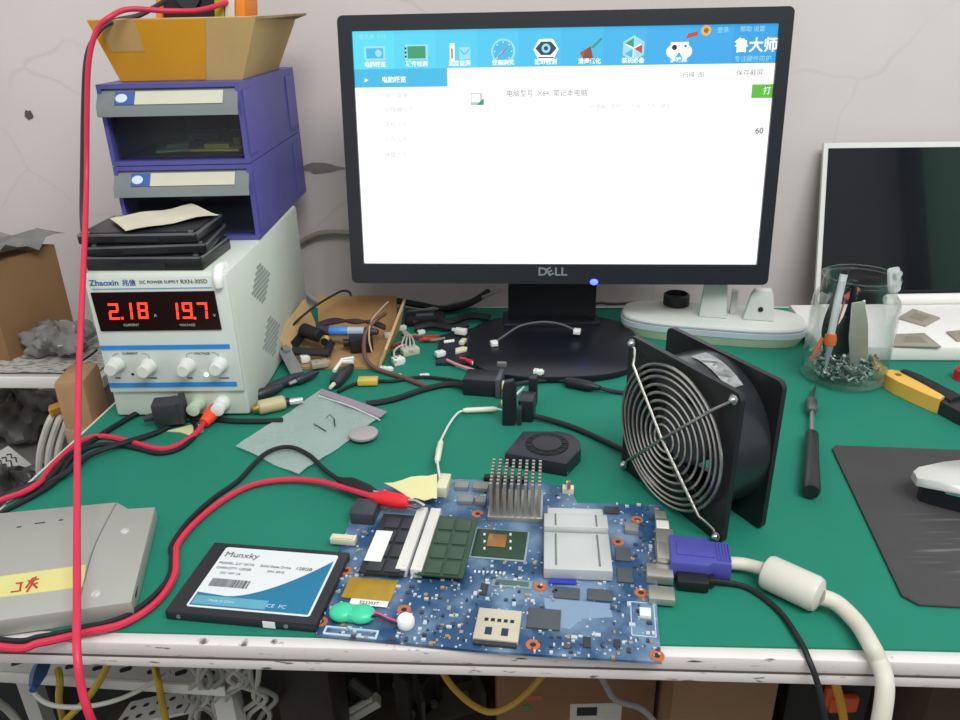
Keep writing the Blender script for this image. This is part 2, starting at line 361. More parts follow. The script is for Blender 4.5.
x, y = ix[3]; disc(x, y, .0125, 12, 2); disc(x, y, .0105, 3, 3); poly([(x - .006, y - .006), (x + .007, y + .007), (x + .001, y - .001)], 7, 4); poly([(x - .007, y - .005), (x, y + .001), (x - .001, y - .001)], 12, 4); [quad(x + .0088 * math.cos(a) - .0005, y + .0088 * math.sin(a) - .0005, x + .0088 * math.cos(a) + .0005, y + .0088 * math.sin(a) + .0005, 0, 4) for a in [k * math.pi / 4 for k in range(8)]]
x, y = ix[4]; poly([(x - .013, y), (x - .007, y + .010), (x + .007, y + .010), (x + .013, y), (x + .007, y - .011), (x - .007, y - .011)], 0, 2); poly([(x - .011, y + .001), (x - .005, y + .0075), (x + .005, y + .0075), (x + .011, y + .001), (x + .005, y - .0055), (x - .005, y - .0055)], 9, 3); disc(x, y + .001, .0045, 12, 4); disc(x, y + .001, .0022, 9, 5); line([(x - .008, y - .008), (x + .008, y - .008)], .0012, 5, 3)
x, y = ix[5]; poly([(x - .010, y - .002), (x + .001, y + .004), (x + .004, y - .009), (x - .006, y - .009)], 8, 2); poly([(x - .010, y - .003), (x - .004, y + .001), (x - .007, y - .007)], 7, 3); poly([(x + .001, y + .003), (x + .004, y + .002), (x + .013, y + .011), (x + .011, y + .012)], 10, 3)
x, y = ix[6]; poly([(x + .0125 * math.cos(math.pi / 6 + k * math.pi / 3), y + .0125 * math.sin(math.pi / 6 + k * math.pi / 3)) for k in range(6)], 12, 2)
for k, m in ((0, 10), (1, 3), (2, 7)): poly([(x, y), (x + .010 * math.cos(math.pi / 2 + k * 2.094), y + .010 * math.sin(math.pi / 2 + k * 2.094)), (x + .010 * math.cos(math.pi / 2 + k * 2.094 + 1.047), y + .010 * math.sin(math.pi / 2 + k * 2.094 + 1.047))], m, 3)
line([(x, y), (x, y - .009)], .0012, 0, 4); line([(x, y), (x - .008, y + .004)], .0012, 0, 4); line([(x, y), (x + .008, y + .004)], .0012, 0, 4)
x, y = ix[7]; disc(x - .007, y - .003, .006, 0, 2); disc(x + .007, y - .003, .006, 0, 2); quad(x - .009, y - .004, x + .009, y + .006, 0, 2); disc(x - .005, y + .001, .0026, 5, 3); disc(x + .006, y + .002, .0014, 13, 3); poly([(x + .006, y + .009), (x + .018, y + .012), (x + .018, y + .016), (x + .008, y + .014)], 7, 3)
for (x, y), wd in zip(ix, ('电脑概览', '硬件检测', '温度监测', '性能测试', '驱动检测', '清理优化', '装机必备', '游戏库')):
    words(x, hy + 0.0042, 0.0058, wd, 0, 4, 'CENTER', bold=0.0001)
words(mon(358, 37)[0], mon(358, 37)[1], 0.0055, '鲁大师  5.15', 12, 4)
x, y = mon(707, 30); disc(x, y, .005, 11, 2); disc(x, y, .0025, 7, 3)
words(mon(718, 30)[0], mon(718, 30)[1], 0.0058, '登录', 12, 4); words(mon(741, 29)[0], mon(741, 29)[1], 0.0058, '帮助 设置', 12, 4)
words(mon(735, 46)[0], mon(735, 46)[1], 0.0145, '鲁大师', 0, 4, bold=0.0003); words(mon(735, 59)[0], mon(735, 59)[1], 0.0062, '专注硬件防护', 12, 4)
words(mon(381, 80)[0], mon(381, 80)[1], 0.0066, '电脑概览', 0, 4, bold=0.0001); poly([mon(364, 82), mon(368, 80), mon(364, 78)], 0, 4)
for k, (v_, wd) in enumerate(zip((96, 110, 125, 140, 155), ('硬件健康', '处理器信息', '主板信息', '内存信息', '硬盘信息'))):
    words(mon(384, v_)[0], mon(384, v_)[1], 0.0062, wd, 6, 4)
x, y = mon(476, 99); quad(x - .006, y - .006, x + .006, y + .006, 6, 2); poly([(x, y - .006), (x + .008, y + .001), (x + .008, y - .006)], 10, 3); quad(x - .005, y - .003, x + .004, y + .005, 0, 3)
words(mon(506, 94)[0], mon(506, 94)[1], 0.0072, '电脑型号  X64  笔记本电脑', 13, 4)
words(mon(590, 107)[0], mon(590, 107)[1], 0.0055, '处理器 · 英特尔   主板   内存   硬盘', 6, 4)
words(mon(683, 75)[0], mon(683, 75)[1], 0.0062, '扫描  图', 13, 4); words(mon(737, 73)[0], mon(737, 73)[1], 0.0068, '保存截屏', 13, 4)
gx0, gy0 = mon(752, 98); gx1, gy1 = mon(772, 84); quad(gx0, gy0, sx1, gy1, 4, 2); words((gx0 + gx1) / 2 + .002, (gy0 + gy1) / 2, 0.008, '打', 0, 4)
words(mon(756, 131)[0], mon(756, 131)[1], 0.0085, '60', 13, 4, bold=0.0002)
link('screen', b, scr, t, smooth=False)
b = MB(PF, True); x, y = mon(553, 272); b.text('D', .0125, PF.inverted() @ PF @ T(x - .0115, y, 0.0002), 'CENTER', .0004, 1.15, .0003); b.text('E', .0125, T(x - .0035, y, 0.0002) @ RZ(math.radians(28)), 'CENTER', .0004, 1.1, .0003); b.text('LL', .0125, T(x + .0085, y, 0.0002), 'CENTER', .0004, 1.15, .0003)
link('logo', b, mat('logo_silver', '#9a9da0', 0.35, 0.5), t, label='grey raised letters under the screen')
x, y = mon(594, 282); b = MB(PF, True); b.sphere((x, y, 0.0), (0.0045, 0.0034, 0.0016), 10); link('power_light', b, screen_mat('blue_led', '#2a36ff', 14), t, label='glowing blue light on the lower bezel')
b = MB(T(0, 0, 0), True)
b.prism([(0.035, 0.868), (0.139, 0.862), (0.139, 0.893), (0.038, 0.899)], 0.006, 0.20, bev=0.003); link('stand_neck', b, mat('stand_plastic', '#14151b', 0.35), t)
bp_ = []
for k in range(48):
    a = 2 * math.pi * k / 48; e = 2 / 2.7; ca, sa = math.cos(a), math.sin(a)
    bp_.append((0.083 + 0.098 * math.copysign(abs(ca) ** e, ca), 0.805 + 0.092 * math.copysign(abs(sa) ** e, sa)))
b = MB(None, True); b.prism(bp_, 0.0, 0.008, bev=0.002, seg=2); b.box((0.087, 0.877, 0.009), (0.115, 0.045, 0.006), bev=0.002); link('stand_base', b, mat('stand_base_plastic', '#171920', 0.33), t)

# ------------------------------------------------------------------ bench power supply
PX, PY, PA, PW, PD, PH = -0.221, 0.655, -0.02, 0.129, 0.262, 0.145
PM = T(PX, PY, 0) @ RZ(PA)                                       # x from -PW to 0, y into the box, z up
PIV = PM.inverted(); PNRM = PM.to_3x3() @ Vector((0, -1, 0)); PFR = PM @ Vector((0, -0.004, 0))
def psu(u, v):
    q = PIV @ atP(u, v, PFR, PNRM); return (q.x, q.z)
t = thing('bench_power_supply', 'pale grey bench power supply with red digits reading 2.18 and 19.7', 'power supply', tuple(PM @ Vector((-PW / 2, PD / 2, 0))), PA)
PSUM = mat('psu_case', '#cfd6c9', 0.45, var=0.04)
b = MB(PM, True); b.box((-PW / 2, PD / 2, PH / 2 + 0.001), (PW, PD, PH - 0.002), bev=0.003)
for x in (-PW + .015, -.015):
    for y in (.02, PD - .02): b.cyl((x, y, 0), (x, y, .002), .007)
link('case', b, PSUM, t)
b = MB(PM, True); b.box((-PW / 2, -0.0015, 0.086), (PW - 0.002, 0.005, PH - 0.031), bev=0.0015); link('front_panel', b, mat('psu_front', '#d3d8d1', 0.45, var=0.03), t)
FZ = T(0, -0.0042, 0) @ Matrix.Rotation(math.pi / 2, 4, 'X')     # x right, y up, z out of the front
FPM = PM @ FZ
def fbox(b, p0, p1, d=0.0008): b.box(((p0[0] + p1[0]) / 2, (p0[1] + p1[1]) / 2, d / 2), (abs(p1[0] - p0[0]), abs(p1[1] - p0[1]), d))
b = MB(FPM, True); q = [psu(*p) for p in ((91, 292), (214.5, 291), (222, 329.5), (101.5, 330.5))]; q = [(max(min(x, -0.004), -PW + 0.004), y) for x, y in q]
z1 = (q[0][1] + q[1][1]) / 2; z0 = (q[2][1] + q[3][1]) / 2
b.prism([(q[0][0], z1), (q[1][0], z1), (q[2][0], z0), (q[3][0], z0)], 0, 0.0012); dw = link('display_window', b, mat('display_window', '#1a0508', 0.2, var=0.05, spec=0.3), t)
SEG = {'0': 'abcdef', '1': 'bc', '2': 'abged', '7': 'abc', '8': 'abcdefg', '9': 'abcdfg', '.': ''}
b = MB(FPM, True)
def digit(ch, cx, cz, w, h, s=0.0015):
    k = 0.09
    def bar(x0, y0, x1, y1):
        vv = [(cx + x + k * y, cz + y) for x, y in ((x0, y0), (x1, y0), (x1, y1), (x0, y1))]; b.prism(vv, 0.0012, 0.0015)
    for g in SEG[ch]:
        if g == 'a': bar(-w / 2, h / 2 - s, w / 2, h / 2)
        if g == 'g': bar(-w / 2 + s * .4, -s / 2, w / 2 - s * .4, s / 2)
        if g == 'd': bar(-w / 2, -h / 2, w / 2, -h / 2 + s)
        if g == 'f': bar(-w / 2, s * .2, -w / 2 + s, h / 2)
        if g == 'b': bar(w / 2 - s, s * .2, w / 2, h / 2)
        if g == 'e': bar(-w / 2, -h / 2, -w / 2 + s, -s * .2)
        if g == 'c': bar(w / 2 - s, -h / 2, w / 2, -s * .2)
for row in ((('2', 114.5, 311), ('1', 128, 310.5), ('8', 143.5, 310), ('.', 123.0, 317.6)), (('1', 174, 310.5), ('9', 188, 310), ('7', 203, 310), ('.', 195.6, 317.5))):
    b = MB(FPM, True)
    for ch, u, v in row:
        x, z = psu(u, v)
        if ch == '.': b.box((x, z, 0.0013), (0.0022, 0.0022, 0.0005))
        else: digit(ch, x, z, 0.0092, 0.0155, 0.0021)
    link('red_digits', b, screen_mat('red_digits', '#ff3a1c', 2.2), t, label='glowing red seven segment digits')
for wd, u, v, sz in (('CURRENT', 132, 324.5, .0032), ('VOLTAGE', 188, 324.5, .0032), ('A', 156, 315, .004), ('V', 215, 315, .004)):
    x, z = psu(u, v); b = MB(FPM, True); b.text(wd, sz, T(x, z, 0.0013), 'CENTER', 0); link('display_lettering', b, mat('display_print', '#c9c4c0', 0.6), t)
for wd, u, v, sz, sxx, mm in (('Zhaoxin', 104, 283, .0072, 1.1, 1), ('兆信', 129, 283, .0062, 1.0, 1), ('DC POWER SUPPLY', 159, 282, .0040, 1.0, 0), ('RXN-305D', 194, 281.5, .0052, 1.0, 0), ('CURRENT', 130, 353.5, .0033, 1, 0), ('VOLTAGE', 202, 353.5, .0033, 1, 0), ('FINE', 118, 378, .0026, 1, 0), ('COARSE', 152, 378, .0026, 1, 0), ('FINE', 190, 378, .0026, 1, 0), ('COARSE', 224, 378, .0026, 1, 0)):
    x, z = psu(u, v); b = MB(FPM, True); b.text(wd, sz, T(x, z, 0.0001), 'CENTER', 0.0001, sxx, 0.0001 if mm else 0.0)
    link('panel_lettering', b, mat('brand_blue', '#2f5f95', 0.5) if mm else INK, t)
b = MB(FPM, True); x0, z0 = psu(92, 289); x1, _ = psu(212, 288); b.box(((x0 + x1) / 2, z0, .0002), (x1 - x0, .0007, .0004)); link('thin_line', b, mat('pale_blue_line', '#6fa5c9', 0.5), t)
for (ua, ub, vc, hh) in ((100, 230, 347, .0042), (108, 237, 384.5, .0046)):
    b = MB(FPM, True); z = psu((ua + ub) / 2, vc)[1]; x0 = max(psu(ua, vc)[0], -PW + .002); x1 = min(psu(ub, vc)[0], -.002); b.box(((x0 + x1) / 2, z, .0003), (x1 - x0, hh, .0006)); link('blue_stripe', b, mat('stripe_blue', '#2b86cf', 0.45), t)
for u, v in ((117, 364), (149, 366), (188, 365), (220, 364)):
    x, z = psu(u, v); b = MB(FPM @ T(x, z, 0), True); b.lathe([(.0078, 0), (.0078, .0015), (.0066, .003), (.0060, .013), (.0052, .0145)], 28); b.box((0, .004, .0146), (.0012, .004, .0004)); link('knob', b, mat('knob_plastic', '#d9d9d0', 0.4), t)
for u0, u1 in ((112, 148), (186, 218)):                        # printed loop over each pair of knobs
    x0 = psu(u0, 352)[0]; x1 = psu(u1, 352)[0]; z = psu(130, 353.5)[1]
    for xx, s_ in ((x0, 1), (x1, -1)):
        b = MB(FPM, True); b.tube([(xx, z - .006, .0002), (xx, z - .002, .0002), (xx + s_ * .003, z, .0002), (xx + s_ * .006, z, .0002)], .0003, 4); link('printed_bracket', b, GREY, t)
x, z = psu(206.5, 374.5); b = MB(FPM, True); b.sphere((x, z, .0005), (.0019, .0019, .0016)); link('indicator_light', b, screen_mat('white_led', '#ffffe6', 2.0), t, label='small lit lamp between the knobs')
x, z = psu(133, 374); b = MB(FPM, True); b.sphere((x, z, .0004), (.0013, .0013, .001)); link('indicator_light', b, BLACK, t, label='unlit dark lamp')
def bpt(u, v):
    q = PIV @ atP(u, v, PM @ Vector((0, 0, 0)), PNRM); return (q.x, q.z)
for u, v, c in ((176, 402, 'black'), (199, 402, 'green'), (223, 402, 'white')):
    x, z = bpt(u, v); b = MB(PM @ T(x, 0, max(z, .010)) @ Matrix.Rotation(math.pi / 2, 4, 'X'), True); b.lathe([(.007, 0), (.007, .004), (.0045, .005), (.0045, .008), (.0062, .009), (.0062, .017), (.003, .018)], 20)
    link('terminal_post', b, {'black': BLACK, 'green': mat('terminal_green', '#b9cdb2', 0.4), 'white': WHITE}[c], t)
def side(y, z): return (y, z)
SM = PM @ T(0.0, 0, 0) @ Matrix.Rotation(math.pi / 2, 4, 'Z') @ Matrix.Rotation(math.pi / 2, 4, 'X')   # x along the depth, y up, z out of the right side
for (y0, y1, zc0, zc1) in ((.055, .12, .085, .125), (.065, .13, .022, .065)):
    b = MB(SM, True); yc = (y0 + y1) / 2; zc = (zc0 + zc1) / 2; N = 9
    for k in range(N):
        f = (k + .5) / N; w = (1 - abs(2 * f - 1)) * (y1 - y0) * .9 + .008; b.box((yc, zc0 + f * (zc1 - zc0), .0002), (w, (zc1 - zc0) / N * .72, .0006))
    link('side_vent', b, mat('vent_grey', '#98a097', 0.7), t)  # slot bars in a flat grey-green darker than the case
x, z = psu(217, 278); b = MB(None, True); p = PM @ Vector((x, 0.001, z)); b.tube([p + Vector((-.001, .02, .004)), p + Vector((0, .003, .006)), p + Vector((.001, -.006, 0)), p + Vector((.0012, -.007, -.008))], [.004, .0045, .0045, .0035], 10, smooth=4); link('corner_sealant', b, mat('white_sealant', '#f2f2f0', 0.4), t, label='white blob on the top front corner')

# ------------------------------------------------------------------ stackable drawer boxes
DBLUE = mat('drawer_blue', '#55539b', 0.45, var=0.06)
CLEAR = mat('smoked_clear_plastic', '#2c3138', 0.12, alpha=0.25, var=0.02)
CLEARH = mat('clear_handle_plastic', '#858c8d', 0.2, alpha=0.85, var=0.03)
def drawer_box(name, z0, label, has):
    DX, DY, DW, DD, DH = -0.352, 0.76, 0.133, 0.235, 0.0745
    t = thing(name, label, 'drawer', (DX + DW / 2, DY + DD / 2, z0), 0)
    M = T(DX, DY, z0); th = .004
    b = MB(M, True)
    b.box((th / 2, DD / 2, DH / 2), (th, DD, DH)); b.box((DW - th / 2, DD / 2, DH / 2), (th, DD, DH)); b.box((DW / 2, DD / 2, th / 2), (DW - 2 * th, DD, th)); b.box((DW / 2, DD / 2, DH - th / 2), (DW - 2 * th, DD, th)); b.box((DW / 2, DD - th / 2, DH / 2), (DW - 2 * th, th, DH - 2 * th))
    b.box((DW + .0006, .02, DH / 2), (.0016, .03, DH * .8)); b.box((DW + .0006, DD - .03, DH / 2), (.0016, .04, DH * .8))
    link('case', b, DBLUE, t)
    b = MB(M, True); g = .006
    b.box((DW / 2, .006, DH / 2 - .002), (DW - 2 * g, .002, DH - 2 * g - .004)); b.box((g + .001, .1, DH / 2 - .004), (.002, .18, DH - 2.4 * g)); b.box((DW - g - .001, .1, DH / 2 - .004), (.002, .18, DH - 2.4 * g)); b.box((DW / 2, .1, g + .001), (DW - 2 * g, .18, .002))
    d = link('drawer', b, CLEAR, t, label='see-through smoked drawer')
    b = MB(M, True); b.prism([(-.002, .003), (-.014, -.013), (-.0155, -.022), (-.013, -.0225), (-.0115, -.015), (.003, .0005)], g - .006, DW - g + .004, Matrix(((0, 0, 1, 0), (1, 0, 0, .006), (0, 1, 0, DH - .006), (0, 0, 0, 1))))
    link('handle', b, CLEARH, d, label='clear sloping pull lip')
    sl = Matrix.Rotation(math.radians(53), 4, 'X')
    LM = M @ T(0, -.0035, DH - .0125) @ sl
    b = MB(LM, True); b.box((DW * .575, 0, .0004), (DW * .62, .0135, .0006)); link('paper_label', b, mat('label_paper', '#cbc7b3', 0.7), d, label='blank cream paper label')
    b = MB(LM, True); b.box((DW * .2, 0, .0004), (DW * .14, .0135, .0006)); link('printed_corner', b, mat('label_blue', '#3d5aa0', 0.5), d)
    b = MB(LM, True); b.sphere((DW * .175, 0, .0008), (.0055, .0045, .0004)); link('emblem', b, mat('emblem_white', '#cfdbe2', 0.5), d, label='white round emblem on the blue corner')
    return t
drawer_box('parts_cabinet', 0.1455, 'lower blue drawer box on the power supply, behind the stacked drives', 0)
drawer_box('parts_cabinet', 0.2208, 'upper blue drawer box holding green boards, directly under the cardboard box', 1)
for k, (x, y, w, d, rz, c) in enumerate(((-.30, .80, .04, .05, .3, '#4e7d52'), (-.255, .79, .05, .03, -.1, '#9a9a42'), (-.29, .86, .06, .05, .1, '#2d4a38'), (-.25, .86, .03, .05, .2, '#333840'))):
    b = MB(T(x, y, .2305) @ RZ(rz)); b.box((0, 0, .001), (w, d, .002)); b.box((0, 0, .004), (w * .5, d * .5, .004)); b.box((w * .3, d * .3, .006), (w * .12, d * .2, .008))
    solo('circuit_board', b, [mat('scrap_board_' + c, c, 0.5)], ['small green circuit board at the left in the upper drawer', 'yellow green circuit board at the front of the upper drawer', 'dark green circuit board at the back of the upper drawer', 'grey circuit board at the back right of the upper drawer'][k], 'circuit board', 'boards in the upper drawer')

# ------------------------------------------------------------------ taped carton on top with gadgets
CB = [(-.338, .785), (-.222, .785), (-.229, .965), (-.338, .965)]; CT = [(-.352, .770), (-.198, .770), (-.203, .97), (-.350, .97)]; z0, z1 = .2955, .350
def cface(i, j, a0, a1, h0, h1, off=0.0):
    B0, B1, T0, T1 = [Vector((*p, z)) for p, z in ((CB[i], z0), (CB[j], z0), (CT[i], z1), (CT[j], z1))]
    def P(a, h): return (B0.lerp(B1, a)).lerp(T0.lerp(T1, a), h)
    n = (B1 - B0).cross(T0 - B0).normalized() * off
    return [P(a0, h0) + n, P(a1, h0) + n, P(a1, h1) + n, P(a0, h1) + n]
t = thing('cardboard_box', 'open cardboard box patched with orange parcel tape on top of the blue drawers', 'box', (-.28, .88, z0), 0)
def slab(b, q, th):
    n = (q[1] - q[0]).cross(q[3] - q[0]).normalized() * th; vs = q + [p - n for p in q]
    b.add(vs, [(0, 1, 2, 3), (7, 6, 5, 4), (0, 4, 5, 1), (1, 5, 6, 2), (2, 6, 7, 3), (3, 7, 4, 0)])
b = MB(None, True)
for i in range(4): slab(b, cface(i, (i + 1) % 4, 0, 1, 0, 1), .003)
b.prism([(x, y) for x, y in CB], z0, z0 + .003)
link('carton', b, mat('carton_card', '#c6a46c', 0.8, var=0.1, scale=30), t)
TAPE = mat('parcel_tape', '#d9992a', 0.22, var=0.14, scale=18, bump=0.3)
b = MB(None, True); q = cface(0, 1, .0, .70, .02, .99, .0006); slab(b, q, .0005); link('parcel_tape', b, TAPE, t, label='shiny orange parcel tape across the front')
b = MB(None, True); q = cface(0, 1, .05, .28, .5, 1.0, .001); slab(b, q, .0004); link('faded_patch', b, mat('faded_tape', '#c29c62', 0.5), t, label='faded brown patch on the upper front')
b = MB(None, True)
b.add([Vector((*CT[1], z1)) + Vector((0, 0, .0005)), Vector((*CT[2], z1)), Vector((CT[2][0] + .012, CT[2][1], z1 + .004)), Vector((CT[1][0] + .004, CT[1][1] + .05, z1 + .001)), Vector((*CT[1], z1)) - Vector((0, 0, .002)), Vector((*CT[2], z1 - .002)), Vector((CT[2][0] + .012, CT[2][1], z1 + .002)), Vector((CT[1][0] + .004, CT[1][1] + .05, z1 - .001))], [(0, 1, 2, 3), (7, 6, 5, 4), (0, 4, 5, 1), (1, 5, 6, 2), (2, 6, 7, 3), (3, 7, 4, 0)])
link('torn_rim', b, mat('torn_card', '#96805a', 0.9, var=0.3, scale=90), t)
ORANGE = mat('orange_plastic', '#f28a1c', 0.4)
t = thing('multimeter', 'black handheld meter with orange edges standing in the cardboard box', 'meter', (-.292, .86, .2987), 0)
M = T(-.292, .86, .2996) @ Matrix.Rotation(math.radians(7), 4, 'Y') @ Matrix.Rotation(math.radians(-6), 4, 'X')
b = MB(M, True); b.box((0, 0, .065), (.055, .026, .130), bev=.004); link('body', b, BLACK, t)
for sx in (-1, 1):
    b = MB(M, True); b.box((sx * .030, -.001, .065), (.007, .030, .132), bev=.003); link('side_bumper', b, ORANGE, t, label='orange side bumper')
b = MB(M, True); b.cyl((0, -.0135, .07), (0, -.019, .07), .012); link('dial', b, DARK, t)
t = thing('battery_pack', 'yellow white and orange pack standing right of the meter in the cardboard box', 'package', (-.2435, .85, .2987), 0)
for nm, dx, w, c, h in (('yellow_panel', -.0103, .0100, '#b3a429', .115), ('white_panel', -.0002, .0098, '#d8d4c8', .11), ('orange_panel', .0098, .0098, '#ee8a2c', .112)):
    b = MB(T(-.2435, .85, .3006) @ Matrix.Rotation(math.radians(7), 4, 'Y'), True); b.box((dx, 0, h / 2), (w, .05, h), bev=.002); link(nm, b, mat('pack_' + c, c, 0.5), t, label=nm.split('_')[0] + ' section')

# ------------------------------------------------------------------ laptop drives stacked on the power supply
DRB = mat('drive_black', '#121315', 0.35, var=0.1); DRG = mat('drive_rim', '#84868a', 0.35, 0.8)
PT = 0.1452
def hard_drive(x, y, z, rz, h, label):
    t = thing('hard_drive', label, 'hard drive', (x, y, z), rz, 'laptop drives stacked on the power supply')
    b = MB(); b.box((0, 0, h / 2), (.106, .072, h), bev=.0012); link('housing', b, DRB, t)
    b = MB(); b.ring(rrect(.1066, .0726, .003), rrect(.103, .069, .003), h - .0016, h + .0002); link('cover_rim', b, DRG, t, label='thin silver cover rim')
    b = MB(); b.prism(rrect(.098, .062, .006), h, h + .0006); b.lathe([(.024, h), (.024, h + .0009), (.020, h + .0009)], 24, T(.012, 0, 0)); link('top_cover', b, mat('drive_cover', '#2e3032', 0.4, 0.4), t)
    for sx, sy in ((-.046, -.03), (.046, -.03), (.046, .03), (-.046, .03)):
        b = MB(T(sx, sy, h)); b.lathe([(.0024, 0), (.0024, .0009), (.0012, .0011)], 12); link('screw', b, STEEL, t)
    b = MB(); b.box((0, -.0362, h * .42), (.04, .0012, h * .4)); link('connector', b, BLACKR, t)
    return t
hard_drive(-.2945, .697, PT, -.06, .0125, 'thick black laptop drive at the bottom of the stack on the power supply')
hard_drive(-.2945, .698, PT + .0140, .05, .0085, 'middle black laptop drive of the stack, turned slightly to the right')
hard_drive(-.2985, .700, PT + .0240, -.02, .0085, 'top black laptop drive of the stack, under the paper slip')
z = PT + .0345; q = [at(110, 220, z), at(192, 207, z), at(219, 216, z), at(126, 233, z)]; g = []
for i in range(5):
    row = []
    for j in range(9):
        p = q[3].lerp(q[2], j / 8).lerp(q[0].lerp(q[1], j / 8), i / 4); row.append(p + Vector((0, 0, .0012 + .0014 * math.sin(j * 1.3 + i) * (0.3 + .7 * j / 8) + .001)))
    g.append(row)
b = MB(); b.sheet(g, .0005); solo('paper_slip', b, mat('old_paper', '#d3ccb6', 0.8, var=0.15, scale=60), 'curled cream paper slip lying on the top laptop drive', 'paper')

# ------------------------------------------------------------------ motherboard
BA = -0.157; ZT = 0.0022; MC = at(505, 575, 0)
board = thing('motherboard', 'bare blue laptop motherboard running at the front of the bench', 'motherboard', (MC.x, MC.y, 0), BA)
def pcb_mat():
    m = mat('blue_circuit_board', '#24496f', 0.4, var=0.1, scale=60); nt = m.node_tree; b = nt.nodes['Principled BSDF']; Lk = nt.links.new
    src = b.inputs['Base Color'].links[0].from_socket; tc = nt.nodes.new('ShaderNodeTexCoord')
    v = nt.nodes.new('ShaderNodeTexVoronoi'); v.distance = 'MANHATTAN'; v.inputs['Scale'].default_value = 190; rp = nt.nodes.new('ShaderNodeValToRGB')
    rp.color_ramp.elements[0].position = 0.20; rp.color_ramp.elements[1].position = 0.25; rp.color_ramp.elements[0].color = (1, 1, 1, 1); rp.color_ramp.elements[1].color = (0, 0, 0, 1)
    n = nt.nodes.new('ShaderNodeTexNoise'); n.inputs['Scale'].default_value = 28; n.inputs['Detail'].default_value = 5; r2 = nt.nodes.new('ShaderNodeValToRGB'); r2.color_ramp.elements[0].position = 0.43; r2.color_ramp.elements[1].position = 0.62
    mx = nt.nodes.new('ShaderNodeMix'); mx.data_type = 'RGBA'; mx.inputs[7].default_value = (*hexc('#6f89a3'), 1)
    m2 = nt.nodes.new('ShaderNodeMix'); m2.data_type = 'RGBA'; m2.inputs[7].default_value = (*hexc('#b4c0c9'), 1)
    Lk(tc.outputs['Object'], v.inputs['Vector']); Lk(tc.outputs['Object'], n.inputs['Vector']); Lk(n.outputs['Fac'], r2.inputs[0]); Lk(r2.outputs[0], mx.inputs[0]); Lk(src, mx.inputs[6])
    Lk(v.outputs['Distance'], rp.inputs[0]); Lk(rp.outputs[0], m2.inputs[0]); Lk(mx.outputs[2], m2.inputs[6]); Lk(m2.outputs[2], b.inputs['Base Color']); return m
OUT = [(316, 634), (332, 572), (344, 537), (357, 500), (384, 486), (460, 479), (545, 483), (571, 488), (577, 503), (662, 505), (658, 560), (657, 612), (662, 662), (560, 656), (475, 650), (400, 642)]
b = W(); b.prism([at(u, v, ZT).to_2d() for u, v in OUT], 0.0003, ZT); link('circuit_board', b, pcb_mat(), board)
def bm_at(u, v, z=ZT, r=BA): return T(*at(u, v, z)) @ RZ(r)
def chip(name, u, v, w, d, h, m, label=None, z=ZT, bev=0.0004, r=BA):
    b = MB(bm_at(u, v, z, r), True); b.box((0, 0, h / 2), (w, d, h), bev=bev); return link(name, b, m, board, label=label)
CHIP = mat('chip_black', '#33363c', 0.5); CHIPG = mat('chip_grey', '#4c5157', 0.5); SOCK = mat('socket_white', '#d9d6cf', 0.5); GRN = mat('green_package', '#24422f', 0.45, var=.12); COPPER = mat('die_copper', '#a97a4a', 0.3, 0.6)
SILK = mat('silkscreen', '#b9cddb', 0.6)
# memory
RA = -0.15
for nm, u, v, c, lab in (('memory_module', 393, 544, '#23272b', 'dark memory module with a white sticker'), ('memory_module', 449, 546, '#2e4a33', 'green memory module')):
    b = MB(bm_at(u, v, .0065, RA), True); b.box((0, 0, .0006), (.031, .067, .0012)); mm = link(nm, b, mat('module_' + c, c, .45, var=.1), board, label=lab)
    for ix_ in range(2):
        for iy in range(4):
            b = MB(bm_at(u, v, .0077, RA), True); b.box((-.006 + ix_ * .0125, -.024 + iy * .016, .0005), (.0105, .0125, .001), bev=.0002); link('memory_chip', b, CHIP if nm and c == '#23272b' else mat('chip_dull_green', '#3a4f40', .5), mm)
    if c == '#23272b':
        b = MB(bm_at(u, v, .0088, RA), True); b.box((-.0095, -.003, .0001), (.012, .034, .0002)); link('sticker', b, mat('sticker_white', '#e3e3df', .6), mm, label='white sticker')
for u, v in ((413, 544), (427, 545)):
    b = MB(bm_at(u, v, ZT, RA), True); b.box((0, 0, .0035), (.0078, .0715, .007), bev=.0005); b.box((0.0018, 0, .0073), (.002, .066, .0008)); sk = link('memory_socket', b, SOCK, board)
for u, v, w in ((381, 574, .018), (430, 578, .020)):
    b = MB(bm_at(u, v, ZT, RA), True); b.box((0, 0, .004), (w, .004, .0018), bev=.0003); link('latch', b, STEEL, board)
# processor and chips
chip('processor_package', 500, 545, .037, .031, .0016, GRN); chip('processor_frame', 500, 545, .040, .034, .0008, mat('frame_grey', '#8e9aa0', .5))
chip('processor_die', 497, 541, .0135, .0145, .0009, COPPER, 'copper coloured bare die', z=ZT + .0016)
for k in range(6): chip('die_capacitor', 484.5 + (k % 2) * 26, 535 + (k // 2) * 7, .0015, .0022, .001, SOCK, z=ZT + .0016, bev=.0001)
chip('empty_pad', 512, 584, .027, .008, .0007, mat('pad_grey', '#7d8f96', .5)); chip('slot_connector', 512, 584, .022, .0045, .0012, mat('slot_dull', '#49675f', .5))
for k in range(8): chip('contact_pin', 475 + k * 4.2, 572 + k * .2, .0014, .0022, .0007, SOCK, bev=.0001)
chip('controller_chip', 544, 620, .0205, .0175, .0016, CHIPG); 
chip('video_memory', 567, 594, .0165, .0105, .0013, CHIPG); chip('video_memory', 600, 596, .0165, .0105, .0013, CHIPG)
chip('video_memory', 623, 555, .0105, .0145, .0013, CHIPG); chip('video_memory', 625, 576, .0105, .0145, .0013, CHIPG)
chip('audio_chip', 612, 511, .011, .0085, .0012, CHIP); chip('inductor', 631, 531, .0095, .0095, .004, mat('inductor_grey', '#8e8f8d', .5, .3))
